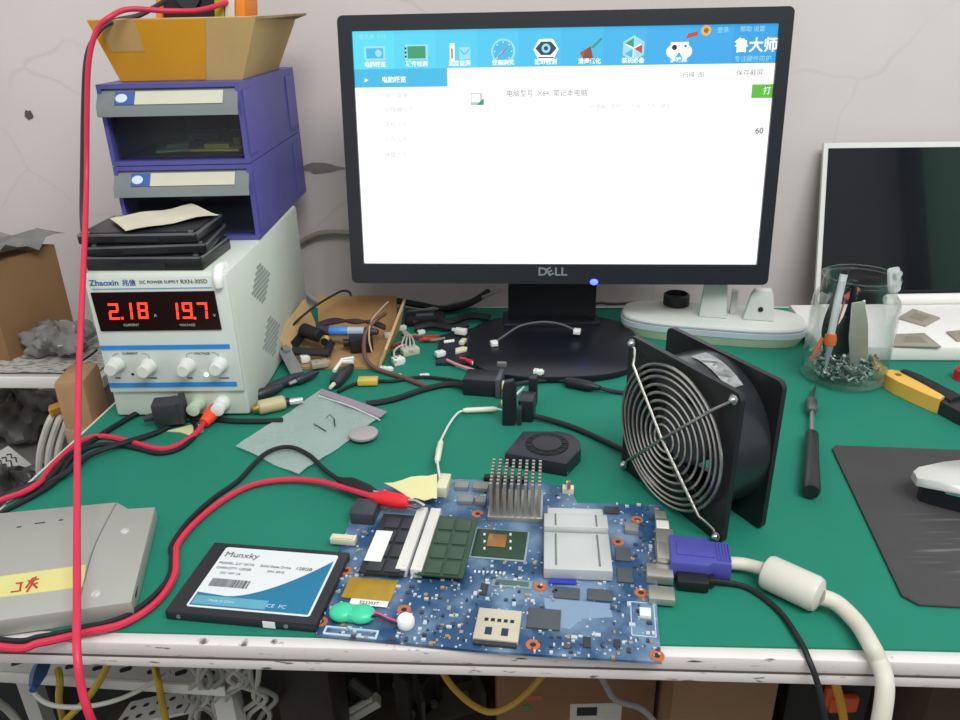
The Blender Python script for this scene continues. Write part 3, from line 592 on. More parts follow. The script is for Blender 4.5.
for u, v, w, d in ((462, 488, .011, .009), (481, 489, .012, .010), (466, 502, .012, .009), (481, 503, .008, .008)): chip('inductor', u, v, w, d, .004, mat('inductor_grey', '#8e8f8d', .5, .3))
chip('small_chip', 484, 590, .005, .011, .0012, CHIP); chip('small_chip', 587, 643, .0045, .0085, .0012, CHIP); chip('small_chip', 617, 644, .004, .006, .0012, CHIP); chip('small_chip', 567, 646, .004, .005, .0012, CHIPG)
chip('white_switch', 645, 615, .007, .0075, .003, WHITE, 'white square switch')
chip('dark_header', 505, 481, .034, .006, .004, BLACKR, z=ZT)
b = MB(bm_at(643, 619, ZT), True); b.ring(rrect(.015, .030, .0005, 1), rrect(.0138, .0288, .0005, 1), 0, .0002); link('silkscreen_outline', b, SILK, board)
b = MB(bm_at(351, 633, ZT), True); b.ring(rrect(.034, .0068, .0004, 1), rrect(.0315, .0046, .0004, 1), 0, .0009); link('white_outline', b, SILK, board)
b = MB(bm_at(590, 622, ZT), True); b.prism([(-.03, .018), (.012, .018), (.014, .006), (-.005, .002), (-.012, -.008), (-.026, -.006)], 0, .00015); link('light_copper_pour', b, mat('pour_blue', '#7f95b0', .5), board)
# card reader slot
b = MB(bm_at(498, 628, ZT), True); b.box((0, 0, .0016), (.0275, .0265, .0032), bev=.0006); cr = link('card_slot', b, mat('slot_plate', '#cfc8b2', .35, .4), board, label='beige metal card reader slot')
for k in range(5): b = MB(bm_at(498, 628, ZT + .0032), True); b.box((-.008 + k * .004, .0065, .0001), (.0024, .0026, .0002)); link('window', b, INK, cr)
for k in (-.0055, .0045): b = MB(bm_at(498, 628, ZT + .0032), True); b.box((k, -.003, .0001), (.0042, .0062, .0002)); link('window', b, mat('window_navy', '#1b2f55', .5), cr)
b = MB(bm_at(498, 628, ZT), True); b.box((.0, -.0142, .0013), (.026, .004, .0016)); link('slot_mouth', b, CHIP, cr)
for u, v in ((346, 571), (321, 622), (404, 610), (477.5, 514), (540, 587), (533, 645), (641, 593), (637, 520), (657, 656), (618, 542)):
    b = MB(bm_at(u, v, ZT), True); b.lathe([(.0044, 0), (.0044, .0004), (.0019, .0004), (.0019, 0)], 20, cap=False); hr = link('screw_hole_ring', b, mat('orange_ring', '#b5653c', .5), board); b = MB(bm_at(u, v, ZT), True); b.lathe([(.0018, 0), (.0018, .0002)], 14); link('hole', b, INK, hr)
chip('ribbon_chip', 370, 590, .033, .020, .0012, mat('amber_film', '#a8862a', .3, var=.3, scale=90), 'amber film covered chip'); 
chip('label_strip', 369, 603, .025, .0055, .0004, mat('sticker_white', '#e3e3df', .6), 'white printed strip', z=ZT + .0012)
b = MB(bm_at(369, 603, ZT + .0016), True); b.text('E233037', .0036, T(0, 0, 0.0001), 'CENTER', 0.00005); link('strip_print', b, INK, board)
# coin cell pack wrapped in green with its lead
GB = mat('green_shrink_wrap', '#3fc79a', .35, var=.05)
t = thing('backup_battery', 'green wrapped backup battery with a short lead on the board corner', 'battery', tuple(at(353, 619, ZT)), BA)
b = MB(); [b.sphere((x, 0, .0048), (.0088, .0075, .0047), 12) for x in (-.0062, .0062)]; b.box((0, 0, .0045), (.011, .0118, .0074), bev=.003); link('cell_pack', b, GB, t)
for col, du in ((mat('pink_wire', '#c94a86', .5), 0), (BLACKR, 2.5)):
    b = W(); b.tube(lift([(367, 617 + du, .006), (376, 613 + du, .008), (388, 618 + du, .006), (398, 622 + du * .5, .005)], 0, .001), .0008, 6, smooth=5); link('lead', b, col, t)
b = MB(T(*at(406, 625, ZT)) @ RZ(BA), True); b.lathe([(.0052, 0), (.0056, .001), (.0056, .0045), (.0046, .006), (.001, .0062)], 20); link('plug', b, WHITE, t, label='round white plug')
# ports
PORT = mat('port_metal', '#b7b5ab', .35, .7)
def port(u, v, w, d, h, r=BA, lab=None):
    b = MB(bm_at(u, v, ZT, r), True); b.ring(rrect(d, h, .001, 2), rrect(d - .0016, h - .0016, .0006, 2), -w / 2, w / 2, T(0, 0, h / 2) @ Matrix.Rotation(math.pi / 2, 4, 'Y') @ Matrix.Rotation(math.pi / 2, 4, 'Z')); b.box((-w * .35, 0, h / 2), (w * .2, d * .9, h * .85)); b.box((0, 0, h / 2), (w * .8, d * .6, h * .18)); return link('port', b, PORT, board, label=lab)
port(664, 551, .012, .026, .010, lab='metal monitor port'); port(659, 578, .017, .0135, .007); port(661, 599, .016, .013, .0055)
chip('port_block', 660, 521, .008, .009, .006, PORT); chip('port_block', 662, 533, .009, .012, .007, SOCK); 
b = MB(bm_at(366, 517, ZT), True); b.box((0, 0, .005), (.018, .020, .010), bev=.001); b.cyl((-.009, .002, .005), (-.0115, .002, .005), .0035); link('port', b, mat('dark_port', '#3b3f45', .4), board, label='dark plastic audio port')
b = MB(bm_at(344, 543, ZT), True); b.box((0, 0, .003), (.0185, .0065, .005), bev=.0006); b.box((0, -.001, .0057), (.0145, .0035, .001)); link('ribbon_socket', b, mat('ivory_plastic', '#d8d2b4', .5), board, label='ivory ribbon socket on the left edge')
chip('white_header', 444, 490, .0085, .021, .009, mat('ivory_plastic', '#d8d2b4', .5), 'tall ivory header')
b = MB(bm_at(568, 493, .0012), True); b.box((0, 0, .003), (.009, .006, .006), bev=.0006); b.box((0, .0015, .0075), (.003, .003, .004)); link('fan_header', b, CREAM, board)
b = MB(bm_at(569, 487, .009), True); b.box((0, 0, .002), (.0025, .0025, .006)); link('lead_stub', b, mat('stub_red', '#b9605a', .5), board)
# scattered surface components
random.seed(3); b = W(); keep = []
def inside(x, y, P):
    c = False
    for i in range(len(P)):
        a, q = P[i], P[i - 1]
        if (a[1] > y) != (q[1] > y) and x < (q[0] - a[0]) * (y - a[1]) / (q[1] - a[1]) + a[0]: c = not c
    return c
n = 0
while n < 340:
    u, v = random.uniform(320, 662), random.uniform(480, 660)
    if not inside(u, v, OUT) or 371 < u < 478 and v < 578 or (u - 370) ** 2 / 900 + (v - 605) ** 2 / 900 < 1 or 470 < u < 526 and v > 605 or 490 < u < 548 and 480 < v < 562 or 540 < u < 617 and 500 < v < 583 or (560 < u < 612 and 585 < v < 635): continue
    if any(abs(u - a) + abs(v - c) < 3.4 for a, c in keep): continue
    keep.append((u, v)); b.m = random.choice((0, 0, 0, 1, 1, 2, 3)); s_ = random.uniform(.0011, .0026)
    b.box((0, 0, .0005), (s_, s_ * random.choice((.55, .6, 1, 1.5)), random.choice((.0008, .001, .0016))), bm_at(u, v, ZT, BA + random.choice((0, math.pi / 2)))); n += 1
link('surface_components', b, [mat('smd_white', '#bcc4c8', .5), mat('smd_black', '#3a414d', .5), mat('smd_tan', '#a3876a', .5), mat('smd_silver', '#a9adb0', .35, .6)], board, kind='stuff')

# ------------------------------------------------------------------ loose heat sinks on the board
t = thing('heat_sink', 'tall silver pin heat sink at the back edge of the motherboard', 'heat sink', tuple(at(516, 507, ZT)), -.10)
ALU = mat('aluminium', '#b3b1aa', .38, .75, var=.05)
b = MB(T(0, 0, 0)); b.box((0, 0, .0018), (.041, .038, .0036), bev=.0004); link('base_plate', b, ALU, t)
b = MB()
for i in range(8):
    for j in range(8): b.box((-.0178 + i * .0051, -.0166 + j * .00475, .0175), (.0021, .0019, .0285))
link('pins', b, ALU, t)
hc = at(576, 549, ZT); t = thing('heat_sink', 'white ridged block heat sink in the middle of the motherboard', 'heat sink', (hc.x, hc.y, ZT), BA + .07)
WAL = mat('matte_aluminium', '#c9cbca', .42, .35, var=.04)
for nm, y0, y1, w, h in (('front_plateau', -.034, .006, .0455, .0085), ('middle_ridge', .008, .024, .0455, .012), ('rear_ridge', .0255, .034, .0405, .010)):
    b = MB(); b.box((0, (y0 + y1) / 2, h / 2 + .001), (w, y1 - y0, h), bev=.0008); link(nm, b, WAL, t)
b = MB(); b.box((0, 0, .002), (.040, .064, .004)); link('base_plate', b, WAL, t)
for x in (-.0145, .0145):
    b = MB(); b.box((x, -.013, .0096), (.0012, .034, .0005)); b.box((x, .016, .0131), (.0012, .0135, .0005)); link('groove', b, mat('groove_grey', '#6e6f70', .6), t)
b = MB(); b.box((-.01, -.0365, .0012), (.018, .004, .001)); link('protective_film', b, mat('film_blue', '#2d3cae', .3), t, label='blue film edge below the block')

# ------------------------------------------------------------------ tape and probe clips on the board
q = [at(384, 483, .010), at(437, 473, .013), at(437, 499, .0105), at(411, 499, .0105)]; g = []
for i in range(4):
    g.append([q[3].lerp(q[2], j / 6).lerp(q[0].lerp(q[1], j / 6), i / 3) + Vector((0, 0, .0012 * math.sin(j * 1.5 + i))) for j in range(7)])
b = MB(); b.sheet(g, .0004); solo('masking_tape', b, mat('yellow_tape', '#ddd7a0', .7, var=.05), 'pale yellow strip of masking tape at the back left of the board', 'tape')
def clip(name, p0, p1, m, label):
    t = thing(name, label, 'clip', tuple((p0 + p1) / 2), 0); d = (p1 - p0)
    b = W(); b.tube([p0, p0.lerp(p1, .12), p0.lerp(p1, .35), p0.lerp(p1, .8), p1], [.0028, .0036, .0062, .0058, .004], 12); link('boot', b, m, t)
    b = W(); n = d.normalized(); s = n.cross(Vector((0, 0, 1)))
    for k in (-1, 1): b.tube([p1 - n * .004 + Vector((0, 0, .002 * k)), p1 + n * .006 + Vector((0, 0, .003 * k)), p1 + n * .013], .0014, 6)
    link('jaws', b, STEEL, t, label='steel jaws'); return t
clip('crocodile_clip', at(370, 496, .012), at(409, 503, .014), mat('red_boot', '#e0242f', .4), 'red booted crocodile clip gripping the board by the memory socket')
clip('crocodile_clip', at(339, 480, .008), at(374, 494, .010), BLACKR, 'black booted crocodile clip beside the yellow tape')

# ------------------------------------------------------------------ solid state drive
t = thing('solid_state_drive', 'black solid state drive with white and teal label left of the motherboard', 'storage drive', (-.148, .409, 0), -.148)
b = MB(); b.box((0, 0, .0036), (.1, .0705, .0070), bev=.0009); link('housing', b, mat('ssd_black', '#24252a', .45, var=.05), t)
LW, LH = .082, .060; LZ = .0071
b = MB(T(.0025, .0005, LZ)); b.prism(rrect(LW, LH, .002), 0, .0002)
lb = link('label', b, mat('ssd_label_white', '#d9dcdd', .5, var=.02), t)
b = MB(T(.0025, .0005, LZ + .0003)); k = [(-LW / 2 + .0015, -LH / 2 + .0135)]
for i in range(13):
    f = i / 12; k.append((-LW / 2 + .022 + f * (LW - .0235), -LH / 2 + .0115 + (LH - .018) * f ** 1.7))
b.prism([(-LW / 2 + .0015, -LH / 2 + .0015), (LW / 2 - .0015, -LH / 2 + .0015)] + k[::-1], 0, .0001); link('teal_swoosh', b, mat('label_teal', '#1f7396', .45, var=.08), lb)
b = MB(T(.0025, .0005, LZ + .00045)); b.box((-.014, -.0235, 0), (.049, .008, .0001)); link('pale_band', b, mat('label_pale_teal', '#5f9fb5', .5), lb)
for wd, x, y, s_, m in (('Munxky', -.026, .022, .0078, 0), ('MODEL: 2.5" SATA', -.026, .013, .0032, 0), ('Solid State Drive', .002, .013, .0032, 0), ('CAPACITY 120GB', -.026, .008, .0032, 0), ('S/N: 2016', .004, .008, .003, 0), ('128GB', .022, .013, .0042, 0), ('DC +5V 1A', -.026, .003, .003, 0), ('CE  FC', .017, -.024, .0045, 1), ('Made in China', -.02, -.0235, .003, 1)):
    b = MB(T(.0025 + x, .0005 + y, LZ + .0005)); b.text(wd, s_, T(0, 0, 0), 'CENTER', 0.00005); link('lettering', b, mat('label_grey_ink', '#5b6064', .6) if m == 0 else SILK, lb)
b = MB(T(-.0195, -.006, LZ + .0004)); x = -.013; random.seed(5)
while x < .013:
    w = random.choice((.0003, .0005, .0008)); b.box((x, 0, 0), (w, .0075, .0002)); x += w + random.choice((.0003, .0005))
link('barcode', b, mat('label_grey_ink', '#5b6064', .6), lb)
b = MB(); b.box((.019, -.0353, .0036), (.008, .0008, .0048)); link('warranty_sticker', b, mat('sticker_white', '#e3e3df', .6), t, label='white sticker on the front side')
for x in (-.041, .03): b = MB(); b.cyl((x, -.0348, .0035), (x, -.0357, .0035), .0015, n=12); link('screw_hole', b, DULL, t)

# ------------------------------------------------------------------ optical drive
OZ = .0127
op = [(-40, 519), (0, 513), (117, 502), (128, 508.5), (155, 507), (131, 602), (0, 620), (-40, 626)]; P2 = [at(u, v, OZ).to_2d() for u, v in op]
t = thing('optical_drive', 'slim grey optical drive with a yellow note at the left end of the bench', 'disc drive', (sum(p.x for p in P2) / 8, sum(p.y for p in P2) / 8, 0), .2)
ODM = mat('zinc_plate', '#b2b2ab', .42, .35, var=.05)
b = W(); b.prism([p for p in P2], .0003, OZ, bev=.0006); link('shell', b, ODM, t)
b = W(); q = [at(117, 502, OZ), at(95, 545, OZ), at(82, 590, OZ), at(76, 611, OZ)]; b.tube([p + Vector((0, 0, -.0001)) for p in q], .0006, 6, smooth=4); link('seam', b, DULL, t)
b = W(); b.prism([at(u, v, OZ).to_2d() for u, v in ((-2, 577), (86, 565), (84, 587), (-2, 598))], OZ, OZ + .0003); link('yellow_note', b, mat('note_yellow', '#d6cf86', .7), t, label='yellow paper note')
b = W()
def stroke(b, pts, z, r=.0006): b.tube([at(u, v, z) for u, v in pts], r, 5)
for pts in ([(11, 592), (20, 591), (21, 583)], [(16, 583.5), (23, 582.5)], [(26, 588), (33, 578)], [(28, 581), (39, 579)], [(31, 582), (37, 588)], [(36, 577), (27, 592)], [(33, 584), (38, 583)]): stroke(b, pts, OZ + .0005, .0007)
link('handwriting', b, mat('red_marker', '#b8452a', .6), t, label='red hand written marks')
for u, v in ((125, 531), (96, 594)): b = MB(T(*at(u, v, OZ)), True); b.lathe([(.003, 0), (.003, .0006), (.001, .001)], 14); link('screw', b, mat('bright_screw', '#e8e8e6', .25, .6), t)
for u, v, w in ((40, 523, .007), (19, 527, .003), (61, 520, .003)): b = MB(T(*at(u, v, OZ)) @ RZ(.2), True); b.box((0, 0, 0), (w, .0012, .0004)); link('slot', b, INK, t)
b = W(); p0, p1 = at(137, 560, .009), at(131, 597, .008); b.tube([p0 + Vector((.002, 0, 0)), p1 + Vector((.002, 0, 0))], .0014, 6); link('connector', b, BLACKR, t)

# ------------------------------------------------------------------ framed axial fan with wire guard
FS = .1195; FD = .041
FA = math.atan2(-.898, .44)
t = thing('cooling_fan', 'square black cooling fan with wire guard standing on the green cloth', 'fan', (.1425 + .898 * FD / 2, .498 + .44 * FD / 2, 0), FA)
FBK = mat('fan_black', '#1d1d20', .42, var=.06); UP = Matrix.Rotation(math.pi / 2, 4, 'X')      # prism z then runs towards the front
def flange(y):                                         # y = depth of its middle, front is negative
    N = 64; o_, i_ = [], []
    rr = rrect(FS, FS, .006, 15)
    for x, z in rr:
        o_.append((x, z)); L = math.hypot(x, z); i_.append((x / L * .0564, z / L * .0564))
    b = MB(T(0, y, FS / 2) @ UP); b.ring(o_, i_, -.0021, .0021); return b
link('front_flange', flange(-FD / 2 + .0021), FBK, t); link('rear_flange', flange(FD / 2 - .0021), FBK, t)
b = MB(T(0, 0, FS / 2) @ UP); b.lathe([(.0564, -FD / 2 + .001), (.0564, FD / 2 - .001), (.0588, FD / 2 - .003), (.0578, 0), (.0588, -FD / 2 + .003), (.0564, -FD / 2 + .001)], 56, cap=False); link('barrel', b, mat('fan_barrel', '#25282b', .28, var=.06), t)
b = MB(T(0, 0, FS / 2) @ UP); b.lathe([(.024, -.012), (.025, .010), (.022, .013), (.010, .0135)], 36); link('motor_hub', b, mat('fan_hub', '#4b4e52', .4), t)
for k in range(5):
    a0 = 2 * math.pi * k / 5; g = []
    for i in range(5):
        r = .024 + .0305 * i / 4; g.append([Vector((r * math.cos(a0 + j / 6 * (1.0 + .12 * i)), r * math.sin(a0 + j / 6 * (1.0 + .12 * i)), -.011 + .022 * j / 6)) for j in range(7)])
    b = MB(T(0, 0, FS / 2) @ UP); b.sheet(g, .0014); link('blade', b, mat('fan_blade', '#45484c', .4), t)
for a in (math.pi / 4, 3 * math.pi / 4, -math.pi / 4, -3 * math.pi / 4):
    b = MB(T(0, 0, FS / 2) @ UP); b.tube([(.02 * math.cos(a), .02 * math.sin(a), -.0155), (.0564 * math.cos(a), .0564 * math.sin(a), -.0155)], .0022, 6); link('strut', b, FBK, t)
GW = mat('guard_chrome', '#b5b2ab', .25, .9)
b = MB(T(0, -FD / 2, FS / 2) @ UP)
for r in (.0105, .0165, .0225, .0285, .0345, .0405, .0465, .051, .0555):
    dz = .0055 + .004 * (1 - r / .0555); b.tube([(r * math.cos(2 * math.pi * k / 48), r * math.sin(2 * math.pi * k / 48), dz) for k in range(48)], .0012, 6, closed=True)
for sa in (1, -1):
    p = []
    for f in (-1.0, -.93, -.85, -.78, -.4, 0, .4, .78, .85, .93, 1.0):
        zz = .0012 if abs(f) > .9 else (.0045 if abs(f) > .8 else .0075 + .0035 * (1 - abs(f))); p.append((f * .0545, sa * f * .0545, zz))
    b.tube(p, .00115, 7)
    for f in (-1, 1):
        c = (f * .0545, sa * f * .0545); b.tube([(c[0] + .0028 * math.cos(q_), c[1] + .0028 * math.sin(q_), .0012) for q_ in [2 * math.pi * k / 12 for k in range(12)]], .0011, 6, closed=True)
link('wire_guard', b, GW, t, label='chrome ring guard with two crossing wires')
for sx in (-1, 1):
    for sz in (-1, 1):
        for y, ln in ((-FD / 2, .005), (FD / 2, -.004)):
            b = MB(T(sx * .0545, y, FS / 2 + sz * .0545) @ UP); b.lathe([(.0024, -.001 if ln > 0 else .001), (.0028, ln * .4), (.0018, ln * .8), (.0008, ln)], 10); link('screw', b, STEEL, t)
b = MB(T(0, 0, FS / 2) @ UP); th0 = math.radians(100); g = []
for i in range(6):
    a = math.radians(96) - math.radians(40) * i / 5; g.append([Vector((.0592 * math.cos(a), .0592 * math.sin(a), z_)) for z_ in (-.008, .006)])
b.sheet(g, .0002); link('rating_label', b, mat('silver_label', '#c8cbca', .4), t, label='silver rating label on the barrel')

# ------------------------------------------------------------------ small blower
bl = [(505, 453), (523, 431), (559, 431), (572, 434), (580, 441), (581, 449), (567, 463.5)]; BZ = .013; P2 = [at(u, v, BZ).to_2d() for u, v in bl]; cx = sum(p.x for p in P2) / 7; cy = sum(p.y for p in P2) / 7
t = thing('blower_fan', 'flat black laptop blower fan behind the pin heat sink', 'fan', (cx, cy, 0), -.28)
b = W(); b.prism(P2, .0003, BZ, bev=.0008); link('housing', b, mat('blower_black', '#26282e', .45), t)
hc = at(547, 444, BZ + .0002)
b = MB(T(*hc), True); b.lathe([(.0185, -.0001), (.0185, .0004)], 36); op_ = link('air_inlet', b, mat('inlet_dark', '#0b0c0e', .7), t)
b = MB(T(*hc), True); b.lathe([(.0125, .0003), (.0125, .0010), (.011, .0013), (.002, .0014)], 30); link('rotor_hub', b, mat('blower_hub', '#22242a', .5), t)
for k in range(13):
    a = 2 * math.pi * k / 13; b = MB(T(*hc), True); b.box((.0155, 0, .0006), (.005, .0009, .0006), RZ(a)); link('vane', b, mat('blower_vane', '#1b1d22', .5), t)
for u, v in ((566, 462), (566, 471)):
    b = MB(T(*at(u, v, .009 if v < 465 else .003)) @ T(0, -.002, 0), True); b.sphere((0, 0, 0), .0018, 8); link('solder_dot', b, STEEL, t)

# ------------------------------------------------------------------ glass jar with tools
def glass_mat():
    m = bpy.data.materials.new('clear_glass'); m.use_nodes = True; nt = m.node_tree; nt.nodes.remove(nt.nodes['Principled BSDF']); out = nt.nodes['Material Output']
    tr = nt.nodes.new('ShaderNodeBsdfTransparent'); tr.inputs[0].default_value = (.965, .975, .97, 1); gl = nt.nodes.new('ShaderNodeBsdfGlossy'); gl.inputs['Roughness'].default_value = .06
    fr = nt.nodes.new('ShaderNodeLayerWeight'); fr.inputs[0].default_value = .28; nz = nt.nodes.new('ShaderNodeTexNoise'); nz.inputs['Scale'].default_value = 30
    mt = nt.nodes.new('ShaderNodeMath'); mt.operation = 'MULTIPLY'; mt.inputs[1].default_value = .55; mx = nt.nodes.new('ShaderNodeMixShader')
    nt.links.new(fr.outputs['Facing'], mt.inputs[0]); nt.links.new(mt.outputs[0], mx.inputs[0]); nt.links.new(tr.outputs[0], mx.inputs[1]); nt.links.new(gl.outputs[0], mx.inputs[2]); nt.links.new(mx.outputs[0], out.inputs[0]); return m
GLASS = glass_mat(); JX, JY = .372, .714; JR = .0405
t = thing('glass_jar', 'open clear glass jar holding tools and screws in front of the dark screen panel', 'jar', (JX, JY, 0))
b = MB(); b.lathe([(.002, .0006), (.034, .0006), (.040, .004), (JR, .010), (JR, .078), (.040, .086), (.0355, .092), (.0345, .096), (.0345, .106), (.0362, .107), (.0362, .110), (.0345, .111), (.0335, .110), (.0330, .095), (.039, .084), (.0395, .012), (.036, .0065), (.002, .005)], 48, cap=False); link('vessel', b, GLASS, t)
CLIPM = mat('clear_clip', '#d5d8d6', .15, alpha=.7)
b = MB(); b.prism(rrect(.016, .024, .004), -.0012, .0012, T(.024, -.016, .110) @ RZ(.5) @ Matrix.Rotation(math.radians(75), 4, 'X')); b.cyl((.0245, -.0186, .117), (.0250, -.0212, .117), .0035, n=14); link('clear_tab', b, CLIPM, t, label='clear plastic tab clipped to the rim')
J = T(JX, JY, 0)
def jp(x, y, z): return J @ Vector((x, y, z))
random.seed(11); b = MB(J); pileM = [mat('screw_steel', '#a8a9a6', .35, .8), mat('screw_dark', '#45474a', .4, .6), mat('screw_white', '#d2d3cf', .4, .4)]
for k in range(260):
    a = random.uniform(0, 6.283); r = .036 * math.sqrt(random.random()); z = .0085 + random.random() * max(.006, .020 - .25 * abs(r - .02)); d = Vector((random.uniform(-1, 1), random.uniform(-1, 1), random.uniform(-.5, .5))).normalized() * random.uniform(.002, .0042)
    c = Vector((r * .93 * math.cos(a), r * .93 * math.sin(a), z)); b.m = random.choice((0, 0, 1, 2)); b.tube([c - d, c + d * .5, c + d * .55, c + d], [.0009, .0009, .0019, .0019], 6)
solo('loose_screws', b, pileM, 'heap of small loose screws covering the bottom of the glass jar', 'screws', kind='stuff')
def Jat(u, v, dy): p = atY(u, v, JY + dy); return p
t = thing('spudger', 'white pen-like pry tool with an orange collar leaning in the glass jar', 'tool', tuple(Jat(815, 385, -.012)))
p0, p1, p2, p3, p4 = Jat(824, 377, -.016), Jat(830, 345, -.010), Jat(831, 334, -.008), Jat(838, 300, 0), Jat(844, 274, .004)
p0.z = max(p0.z, .012)
b = W(); b.tube([p0, p0.lerp(p1, .5), p1], [.0008, .0022, .0036], 12); link('tip', b, mat('pale_steel', '#b7bcc0', .3, .5), t)
b = W(); b.tube([p1, p1.lerp(p2, .5), p2], [.005, .0058, .005], 14); link('collar', b, mat('tool_orange', '#ef6a24', .4), t, label='orange collar')
b = W(); b.tube([p2, p3, p4], .0036, 14); link('barrel', b, mat('tool_silver', '#d3d7d8', .3, .2), t)
b = W(); b.tube([p4, p4 + (p4 - p3).normalized() * .004], .0038, 12); link('end_cap', b, BLACK, t)
t = thing('pry_stick', 'thin orange pry stick at the left inside the glass jar', 'tool', tuple(Jat(809, 362, -.012)))
q0, q1 = Jat(811, 360, -.008), Jat(823, 338, -.002); b = W(); b.tube([q0, q0.lerp(q1, .4), q1], [.0010, .0026, .0022], 8); link('stick', b, mat('tool_orange', '#ef6a24', .4), t)
q = Jat(812, 377, -.004); q.z = max(.012, q.z); b = W(); b.tube([q, q0], [.0009, .0010], 8); link('tip', b, mat('pale_steel', '#b7bcc0', .3, .5), t)
b = MB(J @ T(.012, -.012, 0)); M_ = Matrix.Rotation(math.radians(-8), 4, 'Y') @ Matrix.Rotation(math.radians(-6), 4, 'X'); b.prism([(-.008, .010), (.004, .006), (.0095, .02), (.0095, .062), (.006, .085), (-.006, .085), (-.0095, .05)], -.0007, .0007, M_ @ UP, bev=.0003)
solo('metal_scraper', b, mat('scraper_steel', '#b4b1a4', .38, .5), 'flat grey metal scraper standing in the right half of the glass jar', 'tool')
t = thing('tweezers', 'black tweezers leaning left of the scraper inside the glass jar', 'tweezers', tuple(jp(-.012, .008, .012)))
for s_ in (-1, 1):
    b = MB(J, True); b.tube([(-.012 + s_ * .0005, .010, .011), (-.012 + s_ * .008, .012, .045), (-.006 + s_ * .009, .014, .075), (.001 + s_ * .001, .014, .100)], [.0012, .0032, .0036, .0028], 8, smooth=5); link('arm', b, mat('tweezer_black', '#25272c', .4, .3), t)
b = MB(J); M_ = Matrix.Rotation(math.radians(20), 4, 'Y'); b.prism([(-.013, .012), (.012, .012), (.013, .066), (-.011, .066)], -.002, .002, T(-.018, .006, 0) @ M_ @ UP, bev=.0008)
solo('dark_plastic_card', b, mat('card_dark', '#26282d', .35), 'dark plastic card standing on the left inside the glass jar', 'card')
b = MB(J); b.tube([(.006, -.004, .013), (.013, .006, .06), (.016, .016, .078)], [.0007, .0016, .0018], 8); solo('steel_pick', b, STEEL, 'thin steel pick crossing behind the scraper in the glass jar', 'tool')
b = MB(J); b.cyl((-.002, .018, .080), (.006, .016, .088), .0035, n=12); b.cyl((.006, .016, .088), (.009, .0155, .0910), .0022, n=10); b.tube([(-.002, .018, .080), (-.008, .014, .045), (-.006, .008, .013)], .0011, 6, smooth=4); solo('red_tipped_probe', b, mat('faded_red', '#b9695a', .5), 'faded red tipped probe near the neck of the glass jar', 'probe')

# ------------------------------------------------------------------ leaning display panel
lb_, lt_ = at(812, 306, 0.0), None
LWD, LHT = .345, .203; lean = math.radians(16)
LM = T(.4285, .922, .0006) @ RZ(-.06) @ Matrix.Rotation(-lean, 4, 'X')
t = thing('display_panel', 'bare dark laptop display panel in a white frame leaning on the wall', 'display panel', tuple(LM @ Vector((LWD / 2, 0, 0))), -.06)
LF = LM @ UP
b = MB(LF, True); b.ring([(0, 0), (LWD, 0), (LWD, LHT), (0, LHT)], [(.0055, .003), (LWD - .0055, .003), (LWD - .0055, LHT - .0065), (.0055, LHT - .0065)], -.005, 0.0); link('white_frame', b, mat('frame_white', '#dedcd8', .4), t)
b = MB(LF, True); b.prism([(.0055, .003), (LWD - .0055, .003), (LWD - .0055, LHT - .0065), (.0055, LHT - .0065)], -.004, -.0008); link('dark_glass', b, mat('panel_glass', '#1b1c20', .08, var=.05, coat=1.0), t)

# ------------------------------------------------------------------ foam sheet with chip plates
FOAM = mat('white_foam', '#e6e3df', .8, var=.03, scale=30)
f0 = [at(821, 360, 0), at(789, 306, .017)]
FP = [(.3655, .756), (.78, .731), (.78, .872), (.381, .888)]
b = MB(); b.prism(FP, .0003, .017, bev=.003); t = thing('foam_sheet', 'white foam sheet with grey chip plates on it behind the jar', 'foam', (.57, .81, 0), -.06)
b.world = True; link('sheet', b, FOAM, t)
b = W(); pa, pb = at(885, 300, .022), at(1010, 298, .022); b.tube([pa, pa.lerp(pb, .03), pb], [.006, .0072, .0072], 14); link('rolled_edge', b, FOAM, t)
PLT = mat('plate_taupe', '#9b9384', .5, var=.15, scale=80)
PLATES = (([(897.5, 319), (912.5, 310), (940, 319), (925, 327)], 'taupe chip plate farthest back on the white foam'), ([(893, 347), (896, 335.5), (924, 334.5), (941, 348)], 'taupe chip plate at the front of the foam, right of the jar'), ([(946, 333), (985, 329), (990, 340), (957, 342)], 'taupe chip plate cut by the right edge of the photo'))
for P_, lab in PLATES:
    b = MB(); q = [at(u, v, .0172).to_2d() for u, v in P_]; b.prism(q, .0173, .0193, bev=.0004); c = sum(q, Vector((0, 0))) / 4; b.m = 1; b.prism([c + (p - c) * .5 for p in q], .0193, .0196); b.m = 0
    solo('chip_plate', b, [PLT, mat('plate_centre', '#8a8274', .45)], lab, 'chip plate', 'chip plates on the foam')

# ------------------------------------------------------------------ white appliance behind the monitor
WA = -.27; wc = Vector((.272, .842, 0))
t = thing('appliance_base', 'long white plastic appliance base lying right of the monitor stand', 'appliance', tuple(wc), WA)
APW = mat('aged_white', '#d3d6d0', .4, var=.03); APC = mat('aged_cream', '#cfd0b4', .45); APB = mat('pale_blue_band', '#b3c0c8', .4)
def sup(w, d, e=3.2, n=40):
    return [(w / 2 * math.copysign(abs(math.cos(2 * math.pi * k / n)) ** (2 / e), math.cos(2 * math.pi * k / n)), d / 2 * math.copysign(abs(math.sin(2 * math.pi * k / n)) ** (2 / e), math.sin(2 * math.pi * k / n))) for k in range(n)]
b = MB(); lo = sup(.196, .072); hi = sup(.208, .082); n = len(lo); b.add([(x, y, .0003) for x, y in lo] + [(x, y, .012) for x, y in hi], [tuple(range(n))[::-1], tuple(range(n, 2 * n))] + [(i, (i + 1) % n, n + (i + 1) % n, n + i) for i in range(n)]); link('lower_tray', b, APC, t, label='cream lower tray')
b = MB(); b.prism(sup(.209, .083), .012, .018); link('band', b, APB, t, label='pale blue band')
